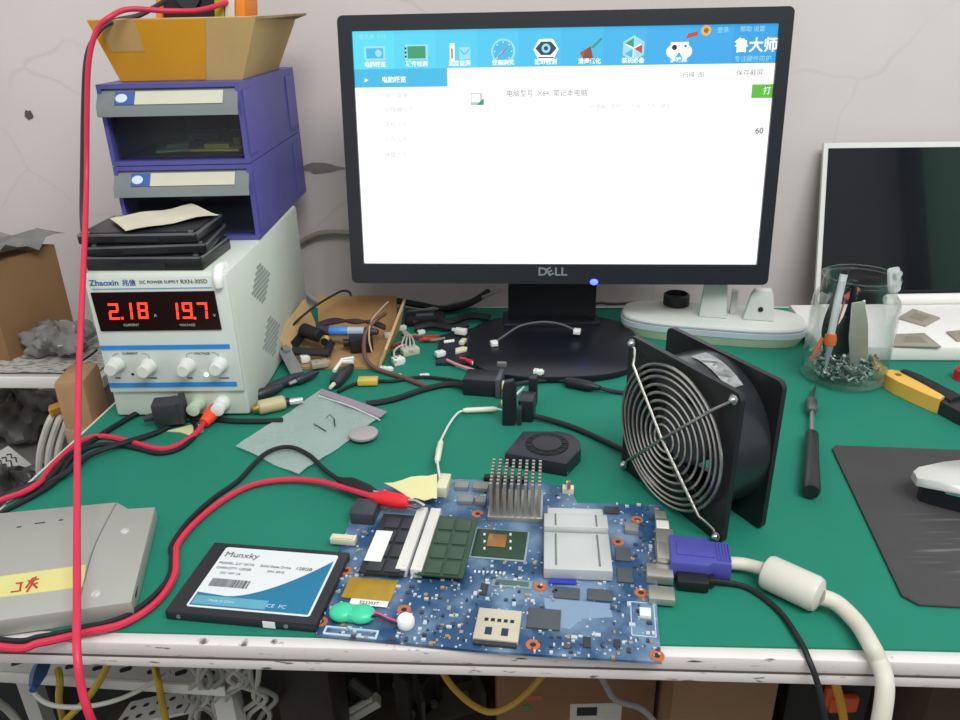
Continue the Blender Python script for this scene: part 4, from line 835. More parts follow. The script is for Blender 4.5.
b = MB(); b.prism(sup(.206, .080), .018, .024, bev=.003); link('lid', b, APW, t)
def apx(u, v, z): return (T(*wc) @ RZ(WA)).inverted() @ at(u, v, z)
c = apx(676, 304, .024); b = MB(T(c.x, c.y, .024)); b.lathe([(.0155, 0), (.0155, .012), (.013, .014), (.012, .008), (.002, .007)], 28); link('socket_ring', b, BLACK, t, label='black round socket')
c = apx(712, 318, .024); b = MB(T(c.x, c.y + .008, .024)); b.prism([(-.015, 0), (.016, 0), (.013, .043), (-.012, .043)], -.008, .008, UP, bev=.002); link('upright_block', b, APW, t)
c = apx(759, 321, .024); b = MB(T(c.x, c.y + .006, .024)); b.prism([(-.018, 0), (.016, 0), (.012, .03), (.009, .037), (-.008, .036), (-.012, .03)], -.006, .006, UP, bev=.002); br = link('bracket', b, APW, t)
b = MB(T(c.x, c.y + .006, .024)); b.cyl((.0, -.0058, .014), (.0, -.0066, .014), .003, n=16); link('bracket_hole', b, INK, br)
c = apx(733, 316, .024); b = MB(T(c.x, c.y + .012, .024)); b.box((0, 0, .014), (.007, .01, .028), bev=.001); link('lever', b, APW, t)

# ------------------------------------------------------------------ mouse pad and mouse
FL, BL_ = at(905, 606, 0), at(830, 447, 0); e = Vector((.99, -.115, 0))
def padmat():
    m = mat('worn_mouse_pad', '#413f40', .75, var=.15, scale=25); nt = m.node_tree; b = nt.nodes['Principled BSDF']; Lk = nt.links.new; src = b.inputs['Base Color'].links[0].from_socket
    tc = nt.nodes.new('ShaderNodeTexCoord'); mp = nt.nodes.new('ShaderNodeMapping'); mp.inputs['Scale'].default_value = (14, 260, 1); nz = nt.nodes.new('ShaderNodeTexNoise'); nz.inputs['Scale'].default_value = 1; rp = nt.nodes.new('ShaderNodeValToRGB'); rp.color_ramp.elements[0].position = .56; rp.color_ramp.elements[1].position = .72
    ms = nt.nodes.new('ShaderNodeMapping'); ms.inputs['Location'].default_value = (.062, .035, 0); gs = nt.nodes.new('ShaderNodeTexGradient'); gs.gradient_type = 'SPHERICAL'; ms.inputs['Scale'].default_value = (16, 16, 16); ms.inputs['Location'].default_value = (16 * .055, 16 * .035, 0)
    mu = nt.nodes.new('ShaderNodeMath'); mu.operation = 'MULTIPLY'; mx = nt.nodes.new('ShaderNodeMix'); mx.data_type = 'RGBA'; mx.inputs[7].default_value = (*hexc('#8f8c8a'), 1)
    Lk(tc.outputs['Object'], mp.inputs[0]); Lk(mp.outputs[0], nz.inputs['Vector']); Lk(nz.outputs['Fac'], rp.inputs[0]); Lk(tc.outputs['Object'], ms.inputs[0]); Lk(ms.outputs[0], gs.inputs[0]); Lk(rp.outputs[0], mu.inputs[0]); Lk(gs.outputs['Fac'], mu.inputs[1]); Lk(mu.outputs[0], mx.inputs[0]); Lk(src, mx.inputs[6]); Lk(mx.outputs[2], b.inputs['Base Color']); return m
b = MB(); P_ = [FL + (BL_ - FL) * .04, FL + e * .008, FL + e * .24, BL_ + e * .24, BL_ + e * .004, BL_ + (FL - BL_) * .03]
b.prism([p.to_2d() for p in P_], .0002, .0024, bev=.0008); solo('mouse_pad', b, padmat(), 'worn dark grey mouse pad at the right end of the bench', 'mouse pad')
t0 = at(914, 479, .020); MD = Vector((.985, -.17, 0)).normalized(); MA = math.atan2(MD.y, MD.x)
MMx = T(t0.x, t0.y, .0026) @ RZ(MA)
t = thing('computer_mouse', 'silver topped mouse with dark glossy sides on the mouse pad', 'mouse', tuple(MMx.translation), MA)
def loft(b, rows):
    n = len(rows[0]); vs = [p for r in rows for p in r]; fs = []
    for i in range(len(rows) - 1):
        for k in range(n): fs.append((i * n + k, i * n + (k + 1) % n, (i + 1) * n + (k + 1) % n, (i + 1) * n + k))
    fs += [tuple(range(n))[::-1], tuple((len(rows) - 1) * n + k for k in range(n))]; b.add(vs, fs)
def body(b, za, zb, grow=1.0):
    rows = []
    for x, w, h in ((0, .010, .6), (.004, .018, .75), (.012, .027, .9), (.03, .036, 1), (.06, .040, 1), (.09, .037, .92), (.108, .022, .7), (.112, .010, .5)):
        row = []
        for k in range(20):
            a = 2 * math.pi * k / 20; z = za + (zb - za) * (0.5 + 0.5 * math.sin(a)) ; zz = z * (h if z > .015 else 1); row.append((x, math.cos(a) * w * grow * .9, zz))
        rows.append(row)
    loft(b, rows)
b = MB(); rows = []
for x, w, h in ((.006, .003, .017), (.012, .008, .019), (.03, .018, .021), (.055, .027, .022), (.09, .028, .022), (.112, .02, .018)): rows.append([(x, w * .8, 0), (x, w, h * .5), (x, w * 1.02, h), (x, -w * 1.02, h), (x, -w, h * .5), (x, -w * .8, 0)])
loft(b, rows); link('base_shell', b, mat('mouse_dark', '#20252a', .15, coat=.5), t, smooth=False)
b = MB(); rows = []
for x, w, h in ((0, .0055, .017), (.005, .011, .019), (.025, .020, .021), (.055, .030, .022), (.09, .031, .022), (.114, .018, .018)): rows.append([(x, w, h - .002), (x, w, h), (x, w * .8, h + .004), (x, 0, h + .005), (x, -w * .8, h + .004), (x, -w, h), (x, -w, h - .002)])
loft(b, rows); link('top_shell', b, mat('mouse_silver', '#cfcfcb', .3, .25), t)
b = MB(); rows = []
for x, w, h in ((.018, .013, .0145), (.03, .0195, .0155), (.055, .0285, .0165), (.09, .0295, .016)): rows.append([(x, -w + .004, h), (x, -w - .0003, h), (x, -w - .0003, h + .0028), (x, -w + .004, h + .0028)])
loft(b, rows); link('teal_reflection', b, mat('mouse_reflection', '#7fd0c4', .2), t, label='teal reflection coloured onto the side')  # painted reflection: teal colour stands in for light on the glossy side

# ------------------------------------------------------------------ hand tools at the right
p0, p1 = at(811, 492, .0075), at(812, 433, .0075); d = (p1 - p0).normalized()
t = thing('screwdriver', 'small black handled screwdriver lying between the fan and the mouse pad', 'screwdriver', tuple(p0), 0)
b = W(); b.tube([p0, p0 + d * .004, p0 + d * .03, p0 + d * .06, p1 - d * .004, p1], [.006, .0072, .0066, .0058, .0056, .004], 16); link('handle', b, mat('driver_black', '#202226', .35), t)
p2, p3, p4 = at(812, 412, .0065), at(811, 400, .006), at(815, 387, .0045)
b = W(); b.tube([p1, p2], [.0024, .002], 10); link('shaft', b, STEEL, t)
b = W(); b.tube([p2, p2.lerp(p3, .2), p2.lerp(p3, .5), p2.lerp(p3, .8), p3], [.0036, .0055, .0045, .0058, .004], 14); link('spinner_collar', b, mat('collar_steel', '#6f7274', .3, .7), t)
b = W(); b.tube([p3, p4], [.0024, .0012], 8); link('bit', b, mat('bit_dark', '#4a4c4e', .35, .6), t)
k0, k1 = at(889, 376, .010), at(985, 421, .010); d = (k1 - k0).normalized(); s_ = Vector((-d.y, d.x, 0)); KL = (k1 - k0).length
t = thing('utility_knife', 'yellow and black utility knife lying on the cloth right of the jar', 'knife', tuple(k0.lerp(k1, .4)), 0)
def kp(l, o, z): p = k0 + d * l + s_ * o; return Vector((p.x, p.y, z))
def kl(prof, z0, z1): 
    b = W(); rows = []
    for l, a, c in prof: rows.append([kp(l, a, z0), kp(l, a, z1 - .002), kp(l, a * .8 + c * .2, z1), kp(l, c * .8 + a * .2, z1), kp(l, c, z1 - .002), kp(l, c, z0)])
    loft(b, rows); return b
L1 = .064
link('yellow_body', kl(((0, .003, -.006), (.005, .009, -.010), (.02, .011, -.012), (.04, .009, -.0115), (.055, .006, -.0105), (L1, .003, -.009)), .0005, .017), mat('knife_yellow', '#e6b552', .4), t, label='yellow body')
link('black_grip', kl(((.008, .012, .004), (.02, .015, .003), (.04, .0145, .001), (.058, .013, -.002), (L1 + .008, .012, -.006)), .001, .019), BLACK, t, label='black rubber grip')
link('black_nose', kl(((L1 - .002, .010, -.008), (L1 + .02, .010, -.010), (KL, .008, -.009)), .0008, .015), mat('nose_black', '#2a2b2e', .4), t)
b = MB(T(*kp(.012, -.003, .0168)), True); b.lathe([(.003, 0), (.003, .0006), (.0005, .0007)], 14); link('rivet', b, mat('rivet_brown', '#7a5a28', .5), t)
c = at(962, 379, 0); t = thing('bottle_lid', 'red round lid at the right edge above the utility knife', 'cap', tuple(c))
b = MB(); b.lathe([(.008, .0003), (.0085, .004), (.0085, .010), (.006, .013), (.001, .014)], 24); link('cap', b, mat('cap_red', '#c2242e', .35), t)
b = MB(); b.lathe([(.0092, .0003), (.0092, .002)], 24); link('rim', b, mat('cap_red', '#c2242e', .35), t)

# ------------------------------------------------------------------ zip bag and felt pad
BAGM = mat('clear_polythene', '#c9d6d2', .22, alpha=.38, var=.1, scale=30)
q = [at(236, 448, .001), at(322, 391, .001), at(387, 414, .001), at(299, 476, .001)]; g = []; random.seed(2)
for i in range(9): g.append([q[0].lerp(q[1], j / 12).lerp(q[3].lerp(q[2], j / 12), i / 8) + Vector((0, 0, .0012 + .0011 * math.sin(i * .9 + j * .7) + .0008 * random.random())) for j in range(13)])
t = thing('zip_bag', 'empty clear zip bag lying on the cloth right of the power supply', 'plastic bag', tuple(at(310, 432, 0)))
b = W(); b.sheet(g, .0003); link('film', b, BAGM, t)
b = W(); b.tube([at(319, 396, .0042), at(350, 406, .0042), at(380, 420, .0042)], .0007, 6, smooth=4); link('zip_strip', b, mat('zip_white', '#dfe6e4', .3, alpha=.75), t)
b = W(); b.prism([at(u, v, .001).to_2d() for u, v in ((322, 391), (387, 414), (381, 420), (319, 396))], .0036, .0039); link('top_strip', b, mat('strip_mauve', '#a99aa6', .4, alpha=.7), t, label='mauve tinted strip above the zip')
b = W(); stroke(b, [(314, 424), (326, 431)], .0045, .0005); link('pen_mark', b, INK, t); b = W(); stroke(b, [(334, 418), (335, 426)], .0045, .0005); stroke(b, [(335, 420), (330, 414), (326, 418)], .0045, .0003); link('pen_mark', b, INK, t)
c = at(363.5, 434.5, .0045); b = MB(T(c.x, c.y, .004)); b.lathe([(.0128, 0), (.0132, .0012), (.0132, .0024), (.0122, .003), (.002, .0031)], 36); solo('round_felt_pad', b, mat('felt_mauve', '#a39a9b', .8), 'round mauve felt pad on the corner of the clear zip bag', 'pad')

# ------------------------------------------------------------------ plugs and cables at the front right
t = thing('monitor_cable', 'thick white monitor cable with purple plug hanging over the front edge', 'cable', tuple(at(700, 560, 0)))
PUR = mat('plug_purple', '#4c4d9f', .4); CW = mat('cable_ivory', '#cdc7b9', .5)
va, vb = at(669, 557, .0075), at(729, 563, .0075); d = (vb - va); AN = math.atan2(d.y, d.x); c = (va + vb) / 2; L = d.length
b = MB(T(c.x, c.y, .0012) @ RZ(AN), True); b.prism([(-L / 2, -.0155), (-L / 2, .0155), (L * .12, .0155), (L * .2, .012), (L / 2, .012), (L / 2, -.012), (L * .2, -.012), (L * .12, -.0155)], 0, .0145, bev=.0018); b.box((-L * .08, 0, .0148), (L * .62, .014, .0012), bev=.0005); link('plug', b, PUR, t, label='purple plug body')
for k in range(5): b = MB(T(c.x, c.y, .0012) @ RZ(AN), True); b.box((L * .29 + k * .0019, 0, .0146), (.001, .019, .0008)); link('grip_rib', b, PUR, t)
b = MB(T(va.x, va.y, .0012) @ RZ(AN), True); b.box((-.004, 0, .007), (.009, .018, .010), bev=.001); link('plug_shell', b, PORT, t, label='metal plug shell')
pts = [vb, at(742, 564, .0075), at(752, 566, .008), at(766, 570, .0105)]; b = W(); b.tube(pts, .0044, 12, smooth=6)
fa, fb_ = at(764, 570, .0115), at(822, 597, .0115)
post = [fb_, at(838, 604, .009), at(858, 624, .0075), at(871, 645, .008)] + [atY(879, 662, .334), atY(885, 685, .322), atY(880, 725, .312), atY(868, 775, .308)]
b.tube(post, .0052, 12, smooth=7); link('cord', b, CW, t)
b = W(); dd = (fb_ - fa); b.tube([fa, fa + dd * .04, fa + dd * .1, fa + dd * .88, fa + dd * .95, fb_], [.007, .0105, .0115, .0115, .0105, .006], 20); link('ferrite_bead', b, mat('bead_ivory', '#cdc8bd', .45), t)
t = thing('usb_cable', 'thin black cable with black plug pushed into the board under the purple plug', 'cable', tuple(at(690, 580, 0)))
ua, ub = at(676, 578, .0045), at(708, 581, .0045); d = ub - ua; AN = math.atan2(d.y, d.x)
b = MB(T(*((ua + ub) / 2)) @ T(0, 0, -.0038) @ RZ(AN), True); b.box((0, 0, .0042), (d.length, .017, .0082), bev=.0015); b.box((d.length * .55, 0, .0042), (.006, .008, .006), bev=.001); link('plug', b, mat('plug_black', '#191b1e', .4), t)
b = W(); b.tube([ub, at(722, 582, .0035), at(748, 588, .002), at(778, 610, .002), at(800, 641, .0022)] + [atY(809, 660, .338), atY(818, 685, .330), atY(825, 720, .322), atY(828, 760, .318)], .00185, 8, smooth=7); link('cord', b, BLACKR, t)

# ------------------------------------------------------------------ power supply leads and test leads
PB = mat('plug_charcoal', '#34363a', .5)
def cable(name, pts, r, m, label, cat='cable', group=None, n=8, sm=6):
    b = MB(); b.tube(pts, r, n, smooth=sm); return solo(name, b, m, label, cat, group)
t = thing('output_plug', 'black square right-angle plug in the front of the power supply', 'plug', tuple(at(172, 412, .0)), PA)
c = at(173, 409, .012)
b = MB(T(c.x, c.y - .012, .0055) @ RZ(.12) @ Matrix.Rotation(.1, 4, 'X'), True); b.box((0, 0, .0115), (.023, .016, .023), bev=.002); b.box((.0125, .003, .0115), (.006, .02, .024), bev=.0015); link('body', b, PB, t)
b = MB(T(c.x, c.y - .012, .0055), True); b.tube([(-.010, 0, .006), (-.018, -.002, .005), (-.022, -.003, .004)], [.0045, .0035, .0028], 10); link('strain_relief', b, PB, t)
b = W(); b.tube([at(157, 402, .011), at(135, 414, .004), at(105, 432, .003), at(84, 446, .003), at(66, 458, .004), at(48, 478, .006)] + [Vector(p) for p in ((-.385, .52, .002), (-.43, .46, -.02))], .0026, 8, smooth=6); link('lead', b, BLACKR, t)
t = thing('banana_plug', 'orange red banana plug with white sleeve in the power supply terminal', 'plug', tuple(at(213, 412, 0)))
p0, p1, p2 = at(226, 398, .014), at(217, 408, .012), at(204, 423, .007)
b = W(); b.tube([p0, p0.lerp(p1, .3), p1], [.0052, .0066, .0062], 14); link('sleeve', b, WHITE, t, label='white sleeve')
b = W(); b.tube([p1, p1.lerp(p2, .6), p2], [.0066, .0064, .0048], 14); link('boot', b, mat('plug_orange_red', '#f0492a', .35), t, label='orange red boot')
b = W(); b.tube([p2, at(195, 434, .004), at(178, 445, .003), at(160, 449, .003), at(135, 443, .003), at(110, 437, .003), at(92, 437, .004), at(74, 446, .005), at(52, 466, .006), at(30, 489, .007), Vector((-.41, .49, .0)), Vector((-.46, .42, -.03))], .0025, 8, smooth=6); link('lead', b, RED, t)
cable('black_lead', [at(192, 419, .003), at(196, 428, .003), at(193, 438, .0025), at(178, 449, .0025), at(158, 453, .0025), at(136, 448, .0025), at(110, 444, .003), at(90, 447, .003), at(70, 460, .004), at(46, 488, .004), Vector((-.40, .47, -.002))], .0021, BLACKR, 'thin black lead twisted with the red power supply lead', 'cable')
t = thing('supply_cable', 'black cord running along the front of the power supply to the left edge', 'cable', tuple(at(230, 422, 0)))
b = W(); b.tube([at(283, 420, .0028), at(268, 421, .0028), at(235, 421, .0028), at(205, 418.5, .0028), at(180, 421, .0028), at(155, 433, .003), at(120, 444, .006), at(90, 455, .006), at(64, 474, .006), Vector((-.40, .50, -.01))], .0026, 8, smooth=6); link('cord', b, mat('cord_black', '#1c1e22', .5), t)
b = W(); b.prism([at(u, v, .001).to_2d() for u, v in ((167, 431), (190, 425), (205, 424), (203, 431), (192, 436), (180, 432))], .0003, .0012); link('cord_tag', b, mat('tag_cream', '#d2cf97', .6), t, label='cream paper tag')
cable('red_test_lead', [Vector((-.40, .378, .010)), at(0, 647, .006), at(40, 643, .005), at(84, 633, .004), at(125, 623, .003), at(157, 602, .003), at(174, 577, .003), at(176, 557, .003), at(178, 544, .003), at(195, 523, .003), at(222, 501, .003), at(250, 486, .003), at(282, 480, .004), at(315, 481, .006), at(345, 488, .009), at(370, 496, .012)], .0024, RED, 'red test lead curving across the cloth to the red crocodile clip', 'cable')
cable('black_test_lead', [Vector((-.40, .385, .006)), at(0, 640, .003), at(40, 637, .003), at(82, 628.5, .003), at(122, 618, .003), at(152, 598, .003), at(169, 577, .003), at(172, 557, .003), at(172, 545, .003), at(189, 521, .003), at(214, 498, .0025), at(238, 481, .0025), at(252, 466, .0035), at(268, 452, .006), at(289, 447, .007), at(309, 455, .006), at(325, 470, .005), at(339, 480, .008)], .0020, BLACKR, 'black test lead looping over the clear zip bag to the black clip', 'cable')
# the red and black pair coming down from the box on top of the drawers
t = thing('hanging_lead', 'long red lead hanging from the top box down past the front edge', 'cable', (-.35, .7, .3))
rp = [Vector((-.222, .86, .372)), atY(205, 9, .80), atY(170, 11, .775), atY(130, 9, .765), atY(110, 17, .75), atY(97, 30, .745), atY(89, 60, .74), atY(87, 110, .735), atY(86.5, 180, .72), atY(85, 235, .66), atY(82, 300, .60), atY(79, 370, .55), atY(77.5, 450, .49), atY(77, 530, .425), atY(77, 600, .37), atY(77, 650, .337), atY(82, 690, .325), atY(93, 724, .32), atY(110, 760, .33)]
b = W(); b.tube(rp, .0024, 10, smooth=6); link('cord', b, RED, t)
cable('hanging_black_lead', [Vector((-.30, .83, .366)), atY(140, 15, .790), atY(118, 20, .775), atY(104, 26, .765), atY(93, 40, .757), atY(86, 62, .753), atY(83.5, 110, .75), atY(82.5, 170, .742), atY(82, 215, .73), atY(84, 240, .715)], .0024, mat('lead_charcoal', '#3a3236', .5), 'black lead hanging beside the red one left of the drawers', 'cable')
cable('white_sensor_lead', [at(440, 478, .012), at(438, 466, .012), at(437, 450, .010), at(443, 436, .006), at(450, 423, .004), at(458, 413, .003), at(466, 410, .003)], .0011, mat('lead_white', '#d8d9d6', .4), 'thin white lead rising from the ivory header on the board', 'cable')
for k, (a, c) in enumerate((((463, 410.5), (497, 409)), ((437, 462), (441, 441)))):
    p0, p1 = at(*a, .004 if k == 0 else .012), at(*c, .004 if k == 0 else .008); b = MB(); b.tube([p0, p0.lerp(p1, .1), p0.lerp(p1, .9), p1], [.0016, .0026, .0026, .0016], 10); solo('heat_shrink_sleeve', b, mat('sleeve_ivory', '#e0ddca', .5), ('ivory sleeve on the white lead near the black adapter', 'ivory sleeve on the white lead above the board header')[k], 'sleeve')
cable('white_sensor_tail', [at(497, 409, .004), at(506, 410, .006), at(513, 407, .010)], .0009, mat('lead_white', '#d8d9d6', .4), 'short bare tail of the white lead entering the black adapter', 'cable')

# ------------------------------------------------------------------ drive adapter with its plugs
t = thing('drive_adapter', 'black drive adapter with upright plug blade in front of the monitor stand', 'adapter', tuple(at(500, 400, 0)), -.1)
AB = mat('adapter_black', '#1f2026', .4)
def abox(nm, u, v, w, d, h, rz, m, z=0.0, lab=None):
    b = MB(T(*at(u, v, 0)) @ T(0, 0, z) @ RZ(rz), True); b.box((0, 0, h / 2), (w, d, h), bev=.0012); return link(nm, b, m, t, label=lab)
abox('socket_body', 483, 391, .036, .026, .018, -.2, AB, .0003); abox('socket_lip', 500, 393, .005, .028, .021, -.2, mat('lip_grey', '#4a4c55', .4), .0003)
abox('contact_strip', 505, 399, .006, .008, .016, -.1, mat('contact_cream', '#cdbf95', .5), .003, 'cream contact strip'); abox('contact_strip', 503, 407, .004, .006, .006, -.1, mat('contact_cream', '#cdbf95', .5), .001)
abox('metal_tab', 502, 382, .010, .004, .006, -.1, mat('tab_grey', '#7d7e80', .4, .4), .017)
b = MB(T(*at(509, 424, 0)) @ RZ(-.12), True); b.prism([(-.006, 0), (.005, 0), (.007, .006), (.007, .040), (.004, .046), (-.004, .044), (-.006, .036)], -.004, .004, UP, bev=.001); link('blade', b, AB, t)
abox('plug_block', 527, 417, .014, .022, .022, -.2, AB, .0003); abox('plug_rib', 521, 420, .004, .024, .018, -.2, DARK, .0003); abox('plug_nose', 533, 404, .008, .012, .030, -.2, AB, .0003)
b = W(); b.tube([at(512, 398, .012), at(520, 391, .014), at(524, 387, .015)], .0012, 6); link('bent_pin', b, mat('pin_white', '#d0d0cc', .4), t)
cable('adapter_cable', [at(534, 416, .006), at(550, 420, .004), at(575, 428, .003), at(600, 439, .003), at(624, 450, .004), at(640, 452, .006)], .0026, BLACKR, 'black cord running from the adapter plug to the cooling fan')
t = thing('power_tip_cord', 'black cord with a thick moulded tip passing in front of the monitor stand', 'cable', tuple(at(580, 384, 0)))
b = W(); b.tube([at(516, 384, .004), at(534, 381, .004), at(552, 380, .003), at(566, 381, .003)], .0021, 8, smooth=5); link('cord', b, mat('cord_dark', '#26272c', .5), t)
p0, p1 = at(564, 381, .006), at(600, 388, .006); b = W(); b.tube([p0, p0.lerp(p1, .1), p0.lerp(p1, .7), p0.lerp(p1, .85), p1], [.0025, .0055, .0055, .0035, .0025], 12); link('moulded_tip', b, AB, t)
b = W(); b.tube([p1, at(612, 391, .003), at(628, 393, .003), at(640, 394, .003)], .0022, 8, smooth=5); link('cord', b, mat('cord_dark', '#26272c', .5), t)
t = thing('fan_extension_lead', 'thin grey lead with two white connectors arched over the monitor stand', 'cable', tuple(at(535, 335, .01)))
e0, e1 = at(494, 343, .011), at(577, 331, .016)
b = W(); b.tube([e0, at(504, 336, .016), at(520, 326, .024), at(541, 322, .027), at(560, 324, .024), e1], .0012, 6, smooth=5); link('wire', b, mat('wire_dim', '#5a5a60', .5), t)
for p, rz in ((e0, .3), (e1, -.3)):
    b = MB(T(p.x, p.y, p.z - .0035) @ RZ(rz), True); b.box((0, 0, .003), (.008, .007, .006), bev=.0006); b.box((0, -.004, .003), (.005, .002, .003)); link('connector', b, WHITE, t, label='white connector')
def plug(u, v, w, d, h, rz, m, label, z=0.0003, nm='wire_connector', grp='loose connectors in the clutter', lead=None):
    t = thing(nm, label, 'connector', tuple(at(u, v, 0)) if z < .001 else (at(u, v, z).x, at(u, v, z).y, z), rz, grp)
    b = MB(); b.box((0, 0, h / 2), (w, d, h), bev=min(w, d, h) * .15); b.box((w * .55, 0, h / 2), (w * .18, d * .6, h * .6)); link('housing', b, m, t)
    b = MB(); 
    for k in (-1, 1): b.box((-w * .2 + w * .3 * (k > 0), k * d * .2, h), (w * .14, d * .14, h * .12))
    link('contacts', b, DULL, t)
    if lead:
        b = W(); b.tube(lead[0], lead[1], 6, smooth=5); link('wire', b, lead[2], t)
    return t
plug(538, 374, .0095, .007, .005, -.3, WHITE, 'white connector on the front rim of the monitor stand', z=.0082)

# ------------------------------------------------------------------ torn cardboard tray and its jumble
t = thing('cardboard_tray', 'torn open brown cardboard tray full of parts right of the power supply', 'box', (-.16, .80, 0))
bl_, br_, fr_, fl_ = Vector((-.196, .875, 0)), Vector((-.100, .872, 0)), Vector((-.112, .757, 0)), Vector((-.208, .762, 0))
def wall(b, a, c, ha, hc, th=.003, tilt=Vector((0, 0, 0))):
    q = [a, c, c + tilt + Vector((0, 0, hc)), a + tilt + Vector((0, 0, ha))]; slab(b, q, th)
b = W(); b.prism([p.to_2d() for p in (fl_, fr_, br_, bl_)], .0003, .003); link('floor_panel', b, CARD, t)
b = W(); wall(b, bl_, br_, .041, .040, tilt=Vector((0, .012, 0))); link('back_panel', b, CARD, t)
b = W(); wall(b, br_, fr_, .040, .024, tilt=Vector((.010, 0, 0))); link('right_panel', b, mat('cardboard_pale', '#c0a273', .85, var=.1), t)
b = W(); wall(b, fl_ + Vector((0, .02, 0)), bl_, .032, .041, tilt=Vector((-.012, 0, 0))); link('left_panel', b, mat('cardboard_pale', '#c0a273', .85, var=.1), t)
TZ = .0045
t = thing('labelled_tube', 'dark tube with a blue and white label lying across the cardboard tray', 'tube', tuple(at(340, 329, .024)))
def seg(nm, a, c, r0, r1, m, z0, z1=None, lab=None, parent=None, n=14):
    b = W(); p0, p1 = at(*a, z0), at(*c, z0 if z1 is None else z1); b.tube([p0, p0.lerp(p1, .06), p0.lerp(p1, .94), p1], [r0 * .8, r0, r1, r1 * .8], n); return link(nm, b, m, parent or t, label=lab)
seg('end_cap', (303, 330), (320, 336), .0085, .0075, mat('rubber_black', '#16161a', .6), .022); seg('wrap', (318, 330), (330, 331), .0052, .0052, mat('wrap_violet', '#3a3346', .5), .024)
seg('label', (329, 331), (348, 331), .0052, .0052, mat('label_sky', '#3f86d0', .4), .024, lab='blue label'); seg('label', (347, 331), (365, 331), .0050, .0050, mat('label_silver', '#a9b6bf', .4), .024, lab='pale silver label')
seg('tail', (364, 331), (378, 332), .0048, .0035, mat('wrap_violet', '#3a3346', .5), .024)
t = thing('dark_wire_bundle', 'flattened bundle of dark wires behind the blue labelled tube', 'cable', tuple(at(345, 322, .026)))
for k in range(4): b = W(); b.tube([at(316, 324 + k, .026), at(335, 319 + k * 1.3, .029), at(355, 323 - k, .030), at(372, 321 + k, .028), at(385, 326 + k, .024)], .0018, 6, smooth=5); link('strand', b, mat('wire_plum', '#33262b', .5), t)
t = thing('coil_choke', 'small gold coil below the blue labelled tube', 'coil', tuple(at(326, 340, .012)))
b = MB(T(*at(325, 341, .016)), True)
for k in range(5): b.tube([((.005) * math.cos(2 * math.pi * j / 12), k * .0016 - .003, .005 * math.sin(2 * math.pi * j / 12)) for j in range(12)], .0009, 5, closed=True)
link('winding', b, BRASS, t); b = MB(T(*at(325, 341, .016)), True); b.cyl((0, -.005, 0), (0, .006, 0), .0035, n=12); link('core', b, BLACK, t)
t = thing('plug_bracket', 'black elbow shaped plastic bracket on the left of the cardboard tray', 'bracket', tuple(at(310, 350, TZ)))
for a, c, w in (((294, 345), (303, 333), .007), ((293, 351), (330, 353), .0055), ((326, 353), (331, 343), .006)):
    b = W(); p0, p1 = at(*a, .014), at(*c, .014); b.tube([p0, p1], [w, w * .85], 4); link('arm', b, AB, t)
t = thing('power_brick', 'small black power brick in the right of the cardboard tray', 'power brick', tuple(at(362, 349, TZ)), .15)
b = MB(); b.box((0, 0, .009), (.026, .022, .018), bev=.002); link('body', b, AB, t); b = MB(); b.cyl((-.013, 0, .009), (-.02, 0, .009), .0045, n=12); link('collar', b, BLACKR, t)
t = thing('shielding_plate', 'grey perforated shielding plate leaning on the left corner of the tray', 'plate', tuple(at(292, 368, 0)))
b = W(); q = [at(279, 352, .016), at(290, 347, .018), at(303, 372, .004), at(292, 377, .004)]; slab(b, q, .0012); link('plate', b, mat('plate_zinc', '#868a8c', .45, .4), t)
b = W(); q = [at(282, 348, .0182), at(287, 346, .019), at(290, 351, .0172), at(285, 353, .0165)]; slab(b, q, .0025); link('tab', b, mat('plate_zinc', '#868a8c', .45, .4), t)
cable('black_arched_wire', [at(283, 343, .010), at(285, 335, .02), at(297, 321, .032), at(314, 307, .043), at(330, 297, .05), at(342, 291, .054), at(349, 292, .054), at(351, 296, .05)], .0014, BLACKR, 'thin black wire arched from the tray up over its back panel')
cable('brown_cable', [at(386, 313, .044), at(376, 320, .036), at(367, 330, .028), at(364, 342, .020), at(365, 356, .012), at(372, 366, .006), at(385, 372, .003), at(402, 377, .003), at(418, 383, .003), at(430, 388, .003)], .0024, mat('cable_maroon', '#6b4a48', .5), 'brown cable bending out of the tray onto the cloth')
cable('tan_wire', [at(388, 302, .046), at(380, 310, .042), at(371, 322, .034), at(369, 338, .024), at(372, 352, .012)], .0010, mat('wire_tan', '#b89a76', .5), 'thin tan wire beside the brown cable on the tray edge')
t = thing('white_splitter', 'white forked connector standing out of the front of the tray', 'connector', tuple(at(343, 362, 0)))
for a, c in (((334, 371), (342, 360)), ((341, 360), (354, 358)), ((341, 362), (353, 361.5))): b = W(); b.tube([at(*a, .012), at(*c, .014)], .0021, 6); link('prong', b, WHITE, t)
for k, (a, c, e_, lab) in enumerate((((256, 396), (282, 386), .006, 'dark jack plug lying nearest to the power supply'), ((268, 389), (303, 374), .006, 'dark jack plug behind the cream barrel plug'), ((296, 381), (318, 372), .005, 'dark jack plug in front of the shielding plate'), ((334, 384), (352, 366), .007, 'dark thick jack plug under the white forked connector'))):
    t = thing('jack_plug', lab, 'plug', tuple(at((a[0] + c[0]) / 2, (a[1] + c[1]) / 2, 0)), 0, 'jack plugs in front of the tray')
    p0, p1 = at(*a, .0065), at(*c, .0065); dd = (p1 - p0).normalized()
    b = W(); b.tube([p0, p0.lerp(p1, .1), p0.lerp(p1, .75), p1], [e_ * .7, e_, e_ * .8, e_ * .4], 12); link('barrel', b, mat('plug_smoke', '#2c2f35', .4), t)
    b = W(); b.tube([p0 - dd * .009, p0], [.0018, .0024], 8); link('tip', b, STEEL if k % 3 else mat('tip_cream', '#d8d4bd', .4), t)
plug(305, 362, .009, .008, .008, .4, WHITE, 'white plug between the shielding plate and the forked connector', z=.004)
